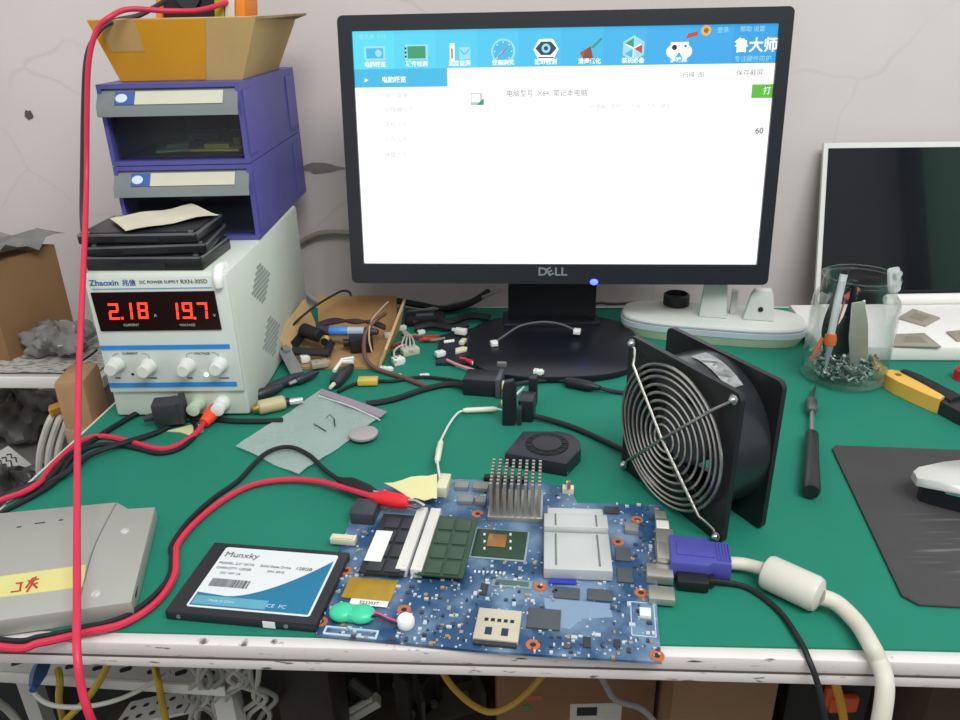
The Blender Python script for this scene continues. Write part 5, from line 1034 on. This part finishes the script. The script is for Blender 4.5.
plug(320, 366, .018, .013, .006, .3, mat('plug_tan', '#a59a84', .6), 'tan connector at the front lip of the cardboard tray', z=.0035)
t = thing('barrel_plug', 'cream barrel plug with silver pin in front of the jack plugs', 'plug', tuple(at(270, 406, 0)))
seg('barrel', (258, 408), (285, 402), .0072, .0072, mat('barrel_cream', '#b9ab83', .45, var=.15), .0075); seg('pin', (289, 402), (303, 400), .0033, .003, mat('pin_silver', '#d7d7d4', .25, .5), .0075); seg('collar', (284, 402.5), (290, 401.5), .0045, .004, BLACK, .0075); seg('tip', (252, 410), (258, 408), .003, .005, BRASS, .007)
t = thing('tagged_cable', 'black cable with a yellow tag crossing in front of the cardboard tray', 'cable', tuple(at(368, 382, 0)))
b = W(); b.tube([at(338, 392, .002), at(352, 385, .003), at(370, 381, .003), at(392, 381, .0025), at(420, 377, .0025), at(445, 379, .003), at(470, 383, .007)], .0018, 8, smooth=5); link('cord', b, BLACKR, t)
p0, p1 = at(358, 381.5, .004), at(378, 381, .004); d = p1 - p0; b = MB(T(*((p0 + p1) / 2)) @ RZ(math.atan2(d.y, d.x)), True); b.box((0, 0, .0005), (d.length, .012, .006), bev=.001); link('tag', b, mat('tag_yellow', '#d3b256', .5), t, label='yellow tag')
cable('adapter_supply_cord', [at(366, 403.5, .003), at(380, 402, .003), at(398, 398, .003), at(425, 389, .003), at(450, 384, .004), at(474, 387, .008)], .0031, mat('cord_black', '#1c1e22', .5), 'thick black cord leading from the tray clutter to the adapter')
# connectors between the tray and the stand
plug(401, 330, .011, .007, .006, 0, WHITE, 'white connector farthest back between tray and monitor stand'); plug(421, 334, .008, .006, .005, .4, WHITE, 'small white connector on the red wires beside the tray'); plug(388, 339, .008, .008, .008, .2, WHITE, 'white connector against the right side of the tray')
plug(398, 364, .012, .011, .008, .5, WHITE, 'white connector with looped lead in front of the comb connector', lead=([at(396, 362, .006), at(394, 352, .010), at(400, 346, .010), at(406, 345, .008)], .0012, GWIRE))
plug(386, 371, .013, .006, .005, -.2, WHITE, 'white connector at the front corner of the tray'); plug(398, 376.5, .006, .004, .003, 0, WHITE, 'tiny white connector on the brown cable'); plug(424, 376.5, .009, .004, .003, .2, WHITE, 'tiny white connector beside the thick black cord')
t = thing('comb_connector', 'cream comb connector with grey ribbon wires right of the tray', 'connector', tuple(at(410, 354, 0)), .5)
b = MB(); b.box((0, 0, .004), (.020, .012, .008), bev=.001)
for k in range(5): b.box((-.008 + k * .004, .0075, .005), (.0018, .005, .004))
link('comb', b, mat('comb_cream', '#c5bda5', .55), t)
for k in range(4): b = W(); b.tube([at(404 + k * 3, 351, .007), at(402 + k * 4, 343, .010), at(405 + k * 2, 336, .008), at(402 + k, 331, .005)], .0011, 6, smooth=4); link('ribbon_wire', b, GWIRE, t)
for k, (pts, c, lab) in enumerate((([(389, 346), (400, 343), (412, 337), (425, 337), (438, 336)], '#a8353a', 'dark red wire running behind the comb connector'), ([(402, 338), (415, 335), (430, 340), (445, 338)], '#93805c', 'olive wire running behind the comb connector'), ([(420, 340), (428, 339), (436, 338)], '#d03a34', 'short bright red wire by the comb connector'), ([(392, 352), (398, 348), (404, 352)], '#7d2630', 'maroon wire stub by the tray side'))):
    cable('hookup_wire', [at(u, v, .004 + .002 * (i % 2)) for i, (u, v) in enumerate(pts)], .0016, mat('hookup_' + c, c, .5), lab, 'wire', 'hookup wires between tray and stand', n=6)
t = thing('circuit_scrap', 'dark scrap board with a white plug left of the monitor stand', 'circuit board', tuple(at(455, 348, 0)), .2)
b = W(); b.prism([at(u, v, .0).to_2d() for u, v in ((436, 366), (440, 338), (474, 330), (482, 352), (466, 366))], .0003, .0035); link('board', b, mat('scrap_dark', '#1c2430', .5), t)
b = MB(T(*at(461, 334, .006)) @ RZ(-.4), True); b.box((0, 0, .0035), (.014, .007, .007), bev=.0008); b.box((-.008, .002, .0035), (.008, .003, .003)); link('white_plug', b, WHITE, t, label='white plug')
b = MB(T(*at(462, 352, .0035)) @ RZ(.35), True); b.prism([(-.009, -.004), (.011, -.001), (.003, .007), (-.006, .005)], 0, .004, bev=.0006); link('cream_latch', b, CREAM, t, label='cream three-cornered latch')
b = MB(T(*at(463, 344, .0035)) @ RZ(1.2), True); b.box((0, 0, .003), (.012, .006, .005), bev=.001); link('cream_block', b, CREAM, t)
b = MB(T(*at(449, 343, .0035)) @ RZ(.3), True); b.cyl((-.006, 0, .002), (.006, 0, .002), .002, n=10); link('pale_pin', b, WHITE, t)
plug(440, 356, .010, .008, .006, .5, WHITE, 'white connector at the front left corner of the dark scrap board', z=.004)
for pts, c, lab in (([(447, 360), (458, 365), (470, 369), (480, 372)], '#c98a92', 'pale pink wire in front of the dark scrap board'), ([(460, 358), (468, 360), (476, 363), (486, 368)], '#d22a50', 'crimson wire in front of the dark scrap board')):
    cable('hookup_wire', [at(u, v, .005) for u, v in pts], .0018, mat('hookup_' + c, c, .5), lab, 'wire', n=6)
t = thing('sleeved_connector', 'crimson wire end in a white sleeve by the drive adapter', 'connector', tuple(at(476, 363, 0)))
seg('sleeve', (472, 363.5), (482, 361), .0022, .0022, WHITE, .005); seg('wire', (466, 360), (473, 363), .0022, .003, RED, .005)
BK = mat('bundle_black', '#15161c', .6)
for k, (pts, r, m, lab) in enumerate((
    ([(398, 301), (420, 305), (445, 309), (470, 303), (488, 292)], .0045, BK, 'thick black cable along the back edge of the cloth'),
    ([(412, 322), (430, 318), (448, 322), (470, 316), (490, 318)], .005, BK, 'thick black cable coiled left of the monitor neck'),
    ([(415, 328), (432, 325), (452, 328), (468, 324)], .0042, BK, 'black cable in front of the coiled one by the monitor'),
    ([(408, 312), (430, 309), (455, 303), (480, 298), (500, 290)], .0022, mat('cable_ash', '#8d8f8c', .5), 'grey cable rising behind the monitor'),
    ([(400, 306), (425, 310), (448, 307)], .002, mat('cable_ash', '#8d8f8c', .5), 'short grey cable at the back edge of the cloth'),
    ([(590, 305), (600, 303), (615, 304), (640, 302)], .002, mat('cable_dusk', '#54525a', .5), 'dim grey cable right of the monitor neck'))):
    cable('signal_cable', [at(u, v, .006 + .002 * (i % 2)) for i, (u, v) in enumerate(pts)], r, m, lab, 'cable', 'cables behind the monitor')
t = thing('power_strip', 'dark power connector lump among the cables left of the monitor neck', 'connector', tuple(at(425, 324, 0)), .1)
b = MB(); b.box((0, 0, .007), (.05, .018, .014), bev=.004); link('body', b, BK, t); b = MB(); b.box((0, -.006, .0145), (.022, .006, .003), bev=.001); link('ridge', b, mat('ridge_slate', '#54575e', .5), t)
cable('wall_cable', [atP(300, 243, WP, WN) + Vector((0, -.006, 0)), atP(315, 234, WP, WN) + Vector((0, -.008, 0)), atP(332, 231, WP, WN) + Vector((0, -.008, 0)), atP(360, 233, WP, WN) + Vector((0, -.008, 0)), atP(400, 240, WP, WN) + Vector((0, -.008, 0))], .0042, mat('cable_khaki', '#8b8577', .5), 'dusty grey cable on the wall between drawers and monitor', 'cable')
cable('wall_cable', [atP(304, 290, WP, WN) + Vector((0, -.006, 0)), atP(318, 299, WP, WN) + Vector((0, -.008, 0)), atP(335, 306, WP, WN) + Vector((0, -.008, 0))], .0036, mat('cord_fog', '#b5b5b1', .5), 'pale cord going down the wall behind the cardboard tray', 'cable')

# ------------------------------------------------------------------ rack at the left of the bench
def crumple(c, r, seed, m, name, label, cat, flat=0.0, n=26):
    rnd = random.Random(seed); ph = [rnd.uniform(0, 6.28) for _ in range(9)]; vs = []; fs = []
    for i in range(n + 1):
        t_ = math.pi * i / n
        for k in range(2 * n):
            a = math.pi * k / n; q = 1 + .16 * math.sin(3 * a + ph[0] + 2 * t_) + .12 * math.sin(5 * a + ph[1] - 3 * t_) + .09 * math.sin(8 * a + 5 * t_ + ph[2]) + .07 * math.sin(13 * a - 7 * t_ + ph[3])
            s_ = max(math.sin(t_), .01); vs.append((c[0] + r[0] * q * s_ * math.cos(a), c[1] + r[1] * q * s_ * math.sin(a), max(c[2] + .0004, c[2] + r[2] - r[2] * q * math.cos(t_))))
    for i in range(n):
        for k in range(2 * n): k2 = (k + 1) % (2 * n); fs.append((i * 2 * n + k, i * 2 * n + k2, (i + 1) * 2 * n + k2, (i + 1) * 2 * n + k))
    b = MB(); b.add(vs, fs); return solo(name, b, m, label, cat)
t = thing('storage_rack', 'white edged storage rack beside the left end of the workbench', 'shelf', (-.8, .872, -.9), YAW)
RM = T(-.8, .872, 0) @ RZ(YAW)
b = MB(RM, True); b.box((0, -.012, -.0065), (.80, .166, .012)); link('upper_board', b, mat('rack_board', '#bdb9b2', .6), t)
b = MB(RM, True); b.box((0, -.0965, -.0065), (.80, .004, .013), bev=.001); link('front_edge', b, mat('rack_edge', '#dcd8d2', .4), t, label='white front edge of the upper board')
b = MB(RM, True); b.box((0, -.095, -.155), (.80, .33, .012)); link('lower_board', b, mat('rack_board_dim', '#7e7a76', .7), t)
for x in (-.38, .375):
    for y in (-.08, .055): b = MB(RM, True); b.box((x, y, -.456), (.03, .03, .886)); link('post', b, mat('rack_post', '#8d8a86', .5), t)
A, B = Vector((-.528, .795, 0)), Vector((-.497, .885, 0)); Lf = Vector((-.19, .03, 0))
t = thing('shipping_box', 'plain brown cardboard box on the left rack at the edge of the photo', 'box', tuple((A + B + Lf) / 2 * 1.0), 0)
b = W(); b.prism([p.to_2d() for p in (A, B, B + Lf, A + Lf)], .002, .112, bev=.001); link('carton', b, mat('shipping_card', '#8f6c48', .85, var=.12, scale=25), t)
b = W(); b.prism([(p.x, p.y) for p in (A + Lf * .45, A + Lf * .65, B + Lf * .65, B + Lf * .45)], .112, .1126); link('packing_tape', b, mat('tape_tan', '#a98a5e', .3), t)
FILM = mat('grey_film', '#85827f', .22, alpha=.8, var=.25, scale=30, bump=.4)
g = []; rnd = random.Random(4)
for i in range(9): g.append([A.lerp(B, -.05 + i / 7.2) + Lf * (j / 8 * .9 - .06) + Vector((0, 0, .1165 + .012 * rnd.random() + .006 * math.sin(i + j))) for j in range(9)])
b = MB(); b.sheet(g, .0006); solo('plastic_film', b, FILM, 'crumpled grey plastic film lying on top of the brown cardboard box', 'plastic')
crumple(tuple(at(62, 352, .0032)), (.036, .028, .017), 3, FILM, 'plastic_bag', 'crumpled grey plastic bag lying on newspaper on the left rack', 'plastic bag')
def newsprint():
    m = mat('newsprint', '#b5b0a8', .8, var=.1, scale=30); nt = m.node_tree; b = nt.nodes['Principled BSDF']; src = b.inputs['Base Color'].links[0].from_socket; Lk = nt.links.new
    tc = nt.nodes.new('ShaderNodeTexCoord'); mp = nt.nodes.new('ShaderNodeMapping'); mp.inputs['Scale'].default_value = (90, 320, 90); nz = nt.nodes.new('ShaderNodeTexNoise'); nz.inputs['Scale'].default_value = 1; nz.inputs['Detail'].default_value = 4; rp = nt.nodes.new('ShaderNodeValToRGB'); rp.color_ramp.elements[0].position = .5; rp.color_ramp.elements[1].position = .58
    mx = nt.nodes.new('ShaderNodeMix'); mx.data_type = 'RGBA'; mx.inputs[7].default_value = (*hexc('#7a7672'), 1); Lk(tc.outputs['Object'], mp.inputs[0]); Lk(mp.outputs[0], nz.inputs['Vector']); Lk(nz.outputs['Fac'], rp.inputs[0]); Lk(rp.outputs[0], mx.inputs[0]); Lk(src, mx.inputs[6]); Lk(mx.outputs[2], b.inputs['Base Color']); return m
NEWS = newsprint()
g = []
for i in range(5): g.append([RM @ Vector((.0 + .39 * j / 10, -.09 + .14 * i / 4, .0012 + .0008 * math.sin(i * 2 + j * 1.7) + .001)) for j in range(11)])
b = MB(); b.sheet(g, .0004); solo('newspaper', b, NEWS, 'sheets of newspaper lining the upper board of the left rack', 'newspaper')
cable('black_cable_tie', [at(64, 371, .006), at(76, 364, .008), at(88, 357, .010), at(97, 350, .012)], .0013, BLACKR, 'black cable tie poking out of the crumpled grey bag', 'cable tie')
# brown wrapped parcel squeezed between rack and bench, white cables with a gold plug
PZ = -.149
c = at(92, 398, -.01)
t = thing('wrapped_parcel', 'brown tape wrapped parcel squeezed between the left rack and the power supply', 'package', (-.403, .70, PZ))
b = MB(T(-.403, .70, PZ) @ RZ(.12), True); b.box((0, 0, .09), (.030, .05, .180), bev=.006, seg=2); link('parcel', b, mat('kraft_tape', '#a27d58', .35, var=.3, scale=22, bump=.5), t)
b = MB(T(-.403, .70, PZ) @ RZ(.12), True); b.box((0, -.0003, .12), (.0312, .0512, .02), bev=.004); link('clear_tape', b, mat('tape_clear', '#b8a088', .2, alpha=.6), t, label='clear tape band')
t = thing('gold_plug', 'gold coloured ribbon plug on top of the white cables left of the bench', 'connector', tuple(at(63, 408, -.005)))
p0, p1 = at(50, 411, -.01), at(76, 401, -.004); d = p1 - p0; b = MB(T(*((p0 + p1) / 2)) @ d.to_track_quat('X', 'Z').to_matrix().to_4x4(), True); b.box((0, 0, 0), (d.length, .012, .008), bev=.001); link('body', b, mat('gold_plastic', '#c08a35', .35, .3), t)
b = MB(T(*((p0 + p1) / 2)) @ d.to_track_quat('X', 'Z').to_matrix().to_4x4(), True); b.box((0, -.0062, 0), (d.length * .8, .002, .005)); link('ridge', b, mat('gold_dark', '#94641f', .4), t)
for k, lab in enumerate(('leftmost white cable bending down from the gold plug', 'middle white cable bending down from the gold plug', 'rightmost white cable bending down from the gold plug')):
    cable('white_cable', [at(57 + k * 9, 409 - k * 2, -.012), at(50 + k * 9, 420, -.02), at(44 + k * 9, 436, -.04), at(40 + k * 9, 452, -.06), at(39 + k * 9, 470, -.085), at(42 + k * 9, 490, -.12)], .0034, mat('cable_chalk', '#c4c0b8', .5), lab, 'cable', 'white cables by the gold plug')
q = [at(8, 446, -.10), at(33, 466, -.125), at(2, 487, -.125), at(-25, 466, -.10)]; b = W(); slab(b, q, .0006)
t = thing('paper_note', 'white paper note with handwriting leaning below the left rack board', 'paper', tuple(sum(q, Vector()) / 4)); link('paper', b, mat('note_white', '#c9c5c0', .8), t)
b = W()
def onq(a, c): return (q[3].lerp(q[0], a)).lerp(q[2].lerp(q[1], a), c) + Vector((0, -.0012, .0012))
for k in range(4):
    x = .30 + .16 * k; b.tube([onq(x, .25), onq(x + .10, .30), onq(x + .02, .42), onq(x + .11, .48), onq(x + .02, .62)], .0009, 5)
link('handwriting', b, INK, t)
BAGB = mat('black_bag', '#34312f', .35, var=.3, scale=40, bump=.5)
crumple(tuple(at(20, 508, -.148)), (.055, .04, .022), 8, BAGB, 'bin_bag', 'black crumpled bag on the lower rack board below the paper note', 'plastic bag')
crumple(tuple(at(24, 432, -.148)), (.06, .05, .03), 12, mat('grey_bag', '#6f6b68', .4, var=.25, scale=30, bump=.4), 'storage_bag', 'grey crumpled bag on the lower rack board behind the paper note', 'plastic bag')

# ------------------------------------------------------------------ under the bench
t = thing('metal_shelf', 'white perforated metal shelf under the left end of the workbench', 'shelf', (-.35, .53, -.9), -.10)
SMX = T(-.35, .452, -.115) @ RZ(-.10)
WM = mat('shelf_enamel', '#c6c3bd', .45)
b = MB(SMX, True); b.box((0, .075, -.003), (.30, .15, .006)); link('deck', b, WM, t)
b = MB(SMX, True); b.box((0, -.002, -.004), (.304, .003, .009), bev=.0006); link('front_lip', b, mat('lip_enamel', '#dbd8d2', .4), t)
b = MB(SMX, True); b.box((.02, .024, .004), (.25, .002, .008)); link('back_rail', b, WM, t)
for k in range(13): b = MB(SMX, True); b.prism(rrect(.009, .0045, .0018, 3), 0, .0004, T(-.135 + .0225 * k, .009, .0) @ RZ(.5)); link('slot', b, INK, t)
for x in (-.14, .14):
    for y in (.02, .135): b = MB(SMX, True); b.box((x, y, -.3955), (.016, .016, .779)); link('leg', b, WM, t)
t = thing('slotted_angle', 'short white slotted steel angle tilted below the perforated shelf', 'bracket', tuple(at(160, 712, -.2)))
p0, p1 = at(122, 716, -.22), at(192, 700, -.19); d = p1 - p0; M_ = T(*((p0 + p1) / 2)) @ d.to_track_quat('X', 'Z').to_matrix().to_4x4()
b = MB(M_, True); b.box((0, 0, 0), (d.length, .028, .002)); b.box((0, .014, -.012), (d.length, .002, .026)); link('angle', b, WM, t)
for k in range(5):
    for j in range(2): b = MB(M_, True); b.prism(rrect(.006, .004, .0015, 3), .001, .0014, T(-d.length * .38 + d.length * .19 * k, -.006 + .012 * j, 0)); link('slot', b, INK, t)
YW = mat('patch_yellow', '#b89a2a', .5); GC = mat('patch_grey', '#9a988f', .5)
for pts, r, m, lab in (
    ([(58, 669, -.10), (60, 682, -.105), (59, 700, -.13), (64, 725, -.18)], .0026, YW, 'yellow patch cable hanging straight beside the red lead'),
    ([(108, 664, -.09), (100, 680, -.10), (86, 700, -.12), (68, 718, -.15), (60, 730, -.17)], .0026, YW, 'yellow patch cable running diagonally behind the red lead'),
    ([(155, 668, -.10), (159, 685, -.10), (162, 702, -.13), (168, 728, -.17)], .0026, YW, 'yellow patch cable hanging at the right end of the perforated shelf'),
    ([(33, 680, -.10), (36, 695, -.105), (52, 705, -.11), (80, 707, -.11), (110, 702, -.11), (138, 691, -.11), (170, 672, -.10)], .0018, mat('patch_white', '#b9b7b0', .5), 'thin white cable sagging in an arc below the shelf edge'),
    ([(-5, 700, -.13), (10, 712, -.15), (22, 728, -.17)], .003, GC, 'grey cable in the bottom left corner below the shelf')):
    cable('patch_cable', [at(*p) for p in pts], r, m, lab, 'cable', 'patch cables under the bench')
t = thing('network_plug', 'blue network plug on the thin white cable at the bottom left', 'plug', tuple(at(38, 676, -.1)))
p0, p1 = at(42, 665, -.095), at(34, 686, -.10); b = W(); b.tube([p0, p0.lerp(p1, .5), p1], [.0065, .0065, .004], 4); link('boot', b, mat('boot_blue', '#33507f', .45), t)
b = W(); b.tube([p1, at(33, 690, -.1)], .0028, 8); link('stub', b, mat('boot_blue', '#33507f', .45), t)
rnd = random.Random(21)
for k in range(12):
    u0 = 192 + 6.2 * k; pts = [at(u0 + rnd.uniform(-4, 4), 664, -.07), at(u0 + rnd.uniform(-22, 22), 680, -.10), at(u0 + rnd.uniform(-26, 26), 697, -.14), at(u0 + rnd.uniform(-10, 10), 715, -.18), at(u0 + rnd.uniform(-8, 8), 735, -.22)]
    cable('tangled_cable', pts, .0021, mat('tangle_%d' % (k % 3), ('#a3a199', '#8b8a83', '#b4b1a8')[k % 3], .5), 'grey cable in the hanging tangle left of the dark bench leg', 'cable', 'tangled grey cables under the bench')
SH = -.3298
def under(u, v, Y): return atY(u, v, Y)
def ubox(name, u0, u1, Y, dep, top, m, label, cat, rz=0.0):
    x0, x1 = atY(u0, 700, Y).x, atY(u1, 700, Y).x; t = thing(name, label, cat, ((x0 + x1) / 2, Y + dep / 2, SH), rz)
    return t, x1 - x0, top - SH
def kraft(name, u0, u1, Y, dep, top, col, label, rz=0.0):
    t, w, h = ubox(name, u0, u1, Y, dep, top, None, label, 'box', rz)
    b = MB(); b.box((0, 0, h / 2), (w, dep, h), bev=.001); link('carton', b, mat('kraft_' + col, col, .85, var=.12, scale=20), t)
    b = MB(); b.box((0, 0, h + .0003), (w, .05, .0006)); link('tape', b, mat('tape_tan', '#a98a5e', .3), t); return t, w, h
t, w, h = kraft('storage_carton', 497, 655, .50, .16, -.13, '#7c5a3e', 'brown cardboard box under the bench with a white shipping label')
b = MB(); lx = .018; b.box((lx, -.0803, h - .0935), (.046, .0006, .022)); lbp = link('shipping_label', b, mat('ship_white', '#bcb7ae', .7), t, label='white shipping label')
b = MB(); b.box((lx - .008, -.0808, h - .0915), (.018, .0004, .010)); link('printed_block', b, INK, lbp)
b = MB(); b.box((-.037, -.0803, h - .074), (.014, .0006, .006)); link('orange_sticker', b, mat('sticker_rust', '#a8553a', .6), t, label='small orange sticker'); b = MB(); b.box((-.044, -.0803, h - .086), (.006, .0006, .006)); link('green_sticker', b, mat('sticker_green', '#3d7a4a', .6), t, label='small green sticker')
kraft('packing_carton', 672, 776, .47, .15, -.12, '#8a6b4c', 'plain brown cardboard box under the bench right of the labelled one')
t, w, h = ubox('tool_case', 786, 872, .49, .14, -.13, None, 'black tool case with an orange latch under the right of the bench', 'case', .0)
b = MB(); b.box((0, 0, h / 2), (w, .14, h), bev=.006); link('shell', b, mat('case_black', '#1b1a1b', .5), t)
b = MB(); cx_ = atY(842, 702, .488) - Vector(t.location); b.box((cx_.x, -.073, cx_.z), (.026, .008, .018), bev=.003); b.box((cx_.x - .012, -.072, cx_.z + .008), (.010, .006, .022), bev=.002); link('latch', b, mat('latch_orange', '#c9502a', .4), t, label='orange latch')
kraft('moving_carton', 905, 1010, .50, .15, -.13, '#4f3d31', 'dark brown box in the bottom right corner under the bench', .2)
cable('yellow_cable', [atY(833, 668, .40), atY(836, 684, .40), atY(840, 700, .41), atY(844, 722, .42), atY(846, 745, .43)], .0032, mat('cable_amber', '#d99f28', .45), 'amber cable hanging between the black and white cables under the bench')
cable('sagging_cable', [atY(440, 668, .44), atY(452, 686, .44), atY(470, 703, .44), atY(490, 712, .44), atY(510, 706, .44), atY(530, 690, .44), atY(547, 670, .44)], .0026, mat('cable_mustard', '#b08a34', .5), 'mustard cable sagging below the bench edge near the centre')
cable('drooping_cable', [atY(598, 670, .46), atY(606, 686, .46), atY(616, 700, .46), atY(640, 708, .46), atY(655, 722, .46)], .0026, mat('cable_ash', '#8d8f8c', .5), 'pale cable drooping over the labelled cardboard box')
# scrap on the low shelf
rnd = random.Random(9)
for k, (u, v, w, d, h, rz, c, lab) in enumerate(((330, 700, .05, .03, .03, .4, '#3a3a38', 'dark scrap bracket right of the bench leg'), (408, 694, .06, .03, .05, -.5, '#4d4a45', 'dull grey scrap bracket below the front of the drive label'), (450, 704, .07, .04, .035, .3, '#57564d', 'greenish grey scrap bracket left of the mustard cable'), (420, 712, .05, .02, .07, .9, '#3f3c3a', 'charcoal scrap bracket standing among the scrap'))):
    p = at(u, v, SH); t = thing('scrap_bracket', lab, 'scrap', (p.x, p.y, SH), rz, 'scrap parts on the low shelf')
    b = MB(); b.box((0, 0, .002), (w, d, .004)); b.box((-w / 2 + .002, 0, h / 2), (.004, d, h)); b.box((w / 2 - .002, 0, h * .35), (.004, d, h * .7)); link('plate', b, mat('scrap_' + c, c, .5, .3, var=.2), t)
    b = MB(); [b.cyl((x, 0, .004), (x, 0, .009), .004, n=12) for x in (-w * .25, w * .25)]; link('studs', b, DULL, t)
t = thing('striped_bar', 'silver bar with a white stripe lying aslant among the scrap under the bench', 'bar', tuple(at(358, 712, -.22)))
p0, p1 = at(336, 724, -.235), at(379, 699, -.21); d = p1 - p0; M_ = T(*((p0 + p1) / 2)) @ d.to_track_quat('X', 'Z').to_matrix().to_4x4()
b = MB(M_, True); b.box((0, 0, 0), (d.length, .012, .008), bev=.001); link('bar', b, mat('bar_silver', '#b5b3aa', .4, .4), t); b = MB(M_, True); b.box((d.length * .1, 0, .0043), (d.length * .6, .005, .0006)); link('stripe', b, WHITE, t)
p0, p1 = at(350, 682, -.2), at(374, 700, -.215); b = MB(); b.tube([p0, p1], [.006, .005], 6); solo('scrap_rod', b, mat('rod_dim', '#4b4a4a', .5, .4), 'dim grey rod meeting the striped bar under the bench', 'rod')

t = thing('shade_filler', 'added dark crate in the shadow behind the perforated shelf', 'filler', (-.385, .69, -.9), 0)  # added block that darkens the gap under the shelf in place of shade
SHADEM = mat('shade_filler_dark', '#1d1e21', .5)
b = MB(); b.box((0, 0, .345), (.42, .14, .69), bev=.006); link('bin', b, SHADEM, t)
b = MB(); b.box((0, 0, .70), (.43, .146, .018), bev=.003); link('lid', b, SHADEM, t)  # top slab of the block added for darkness
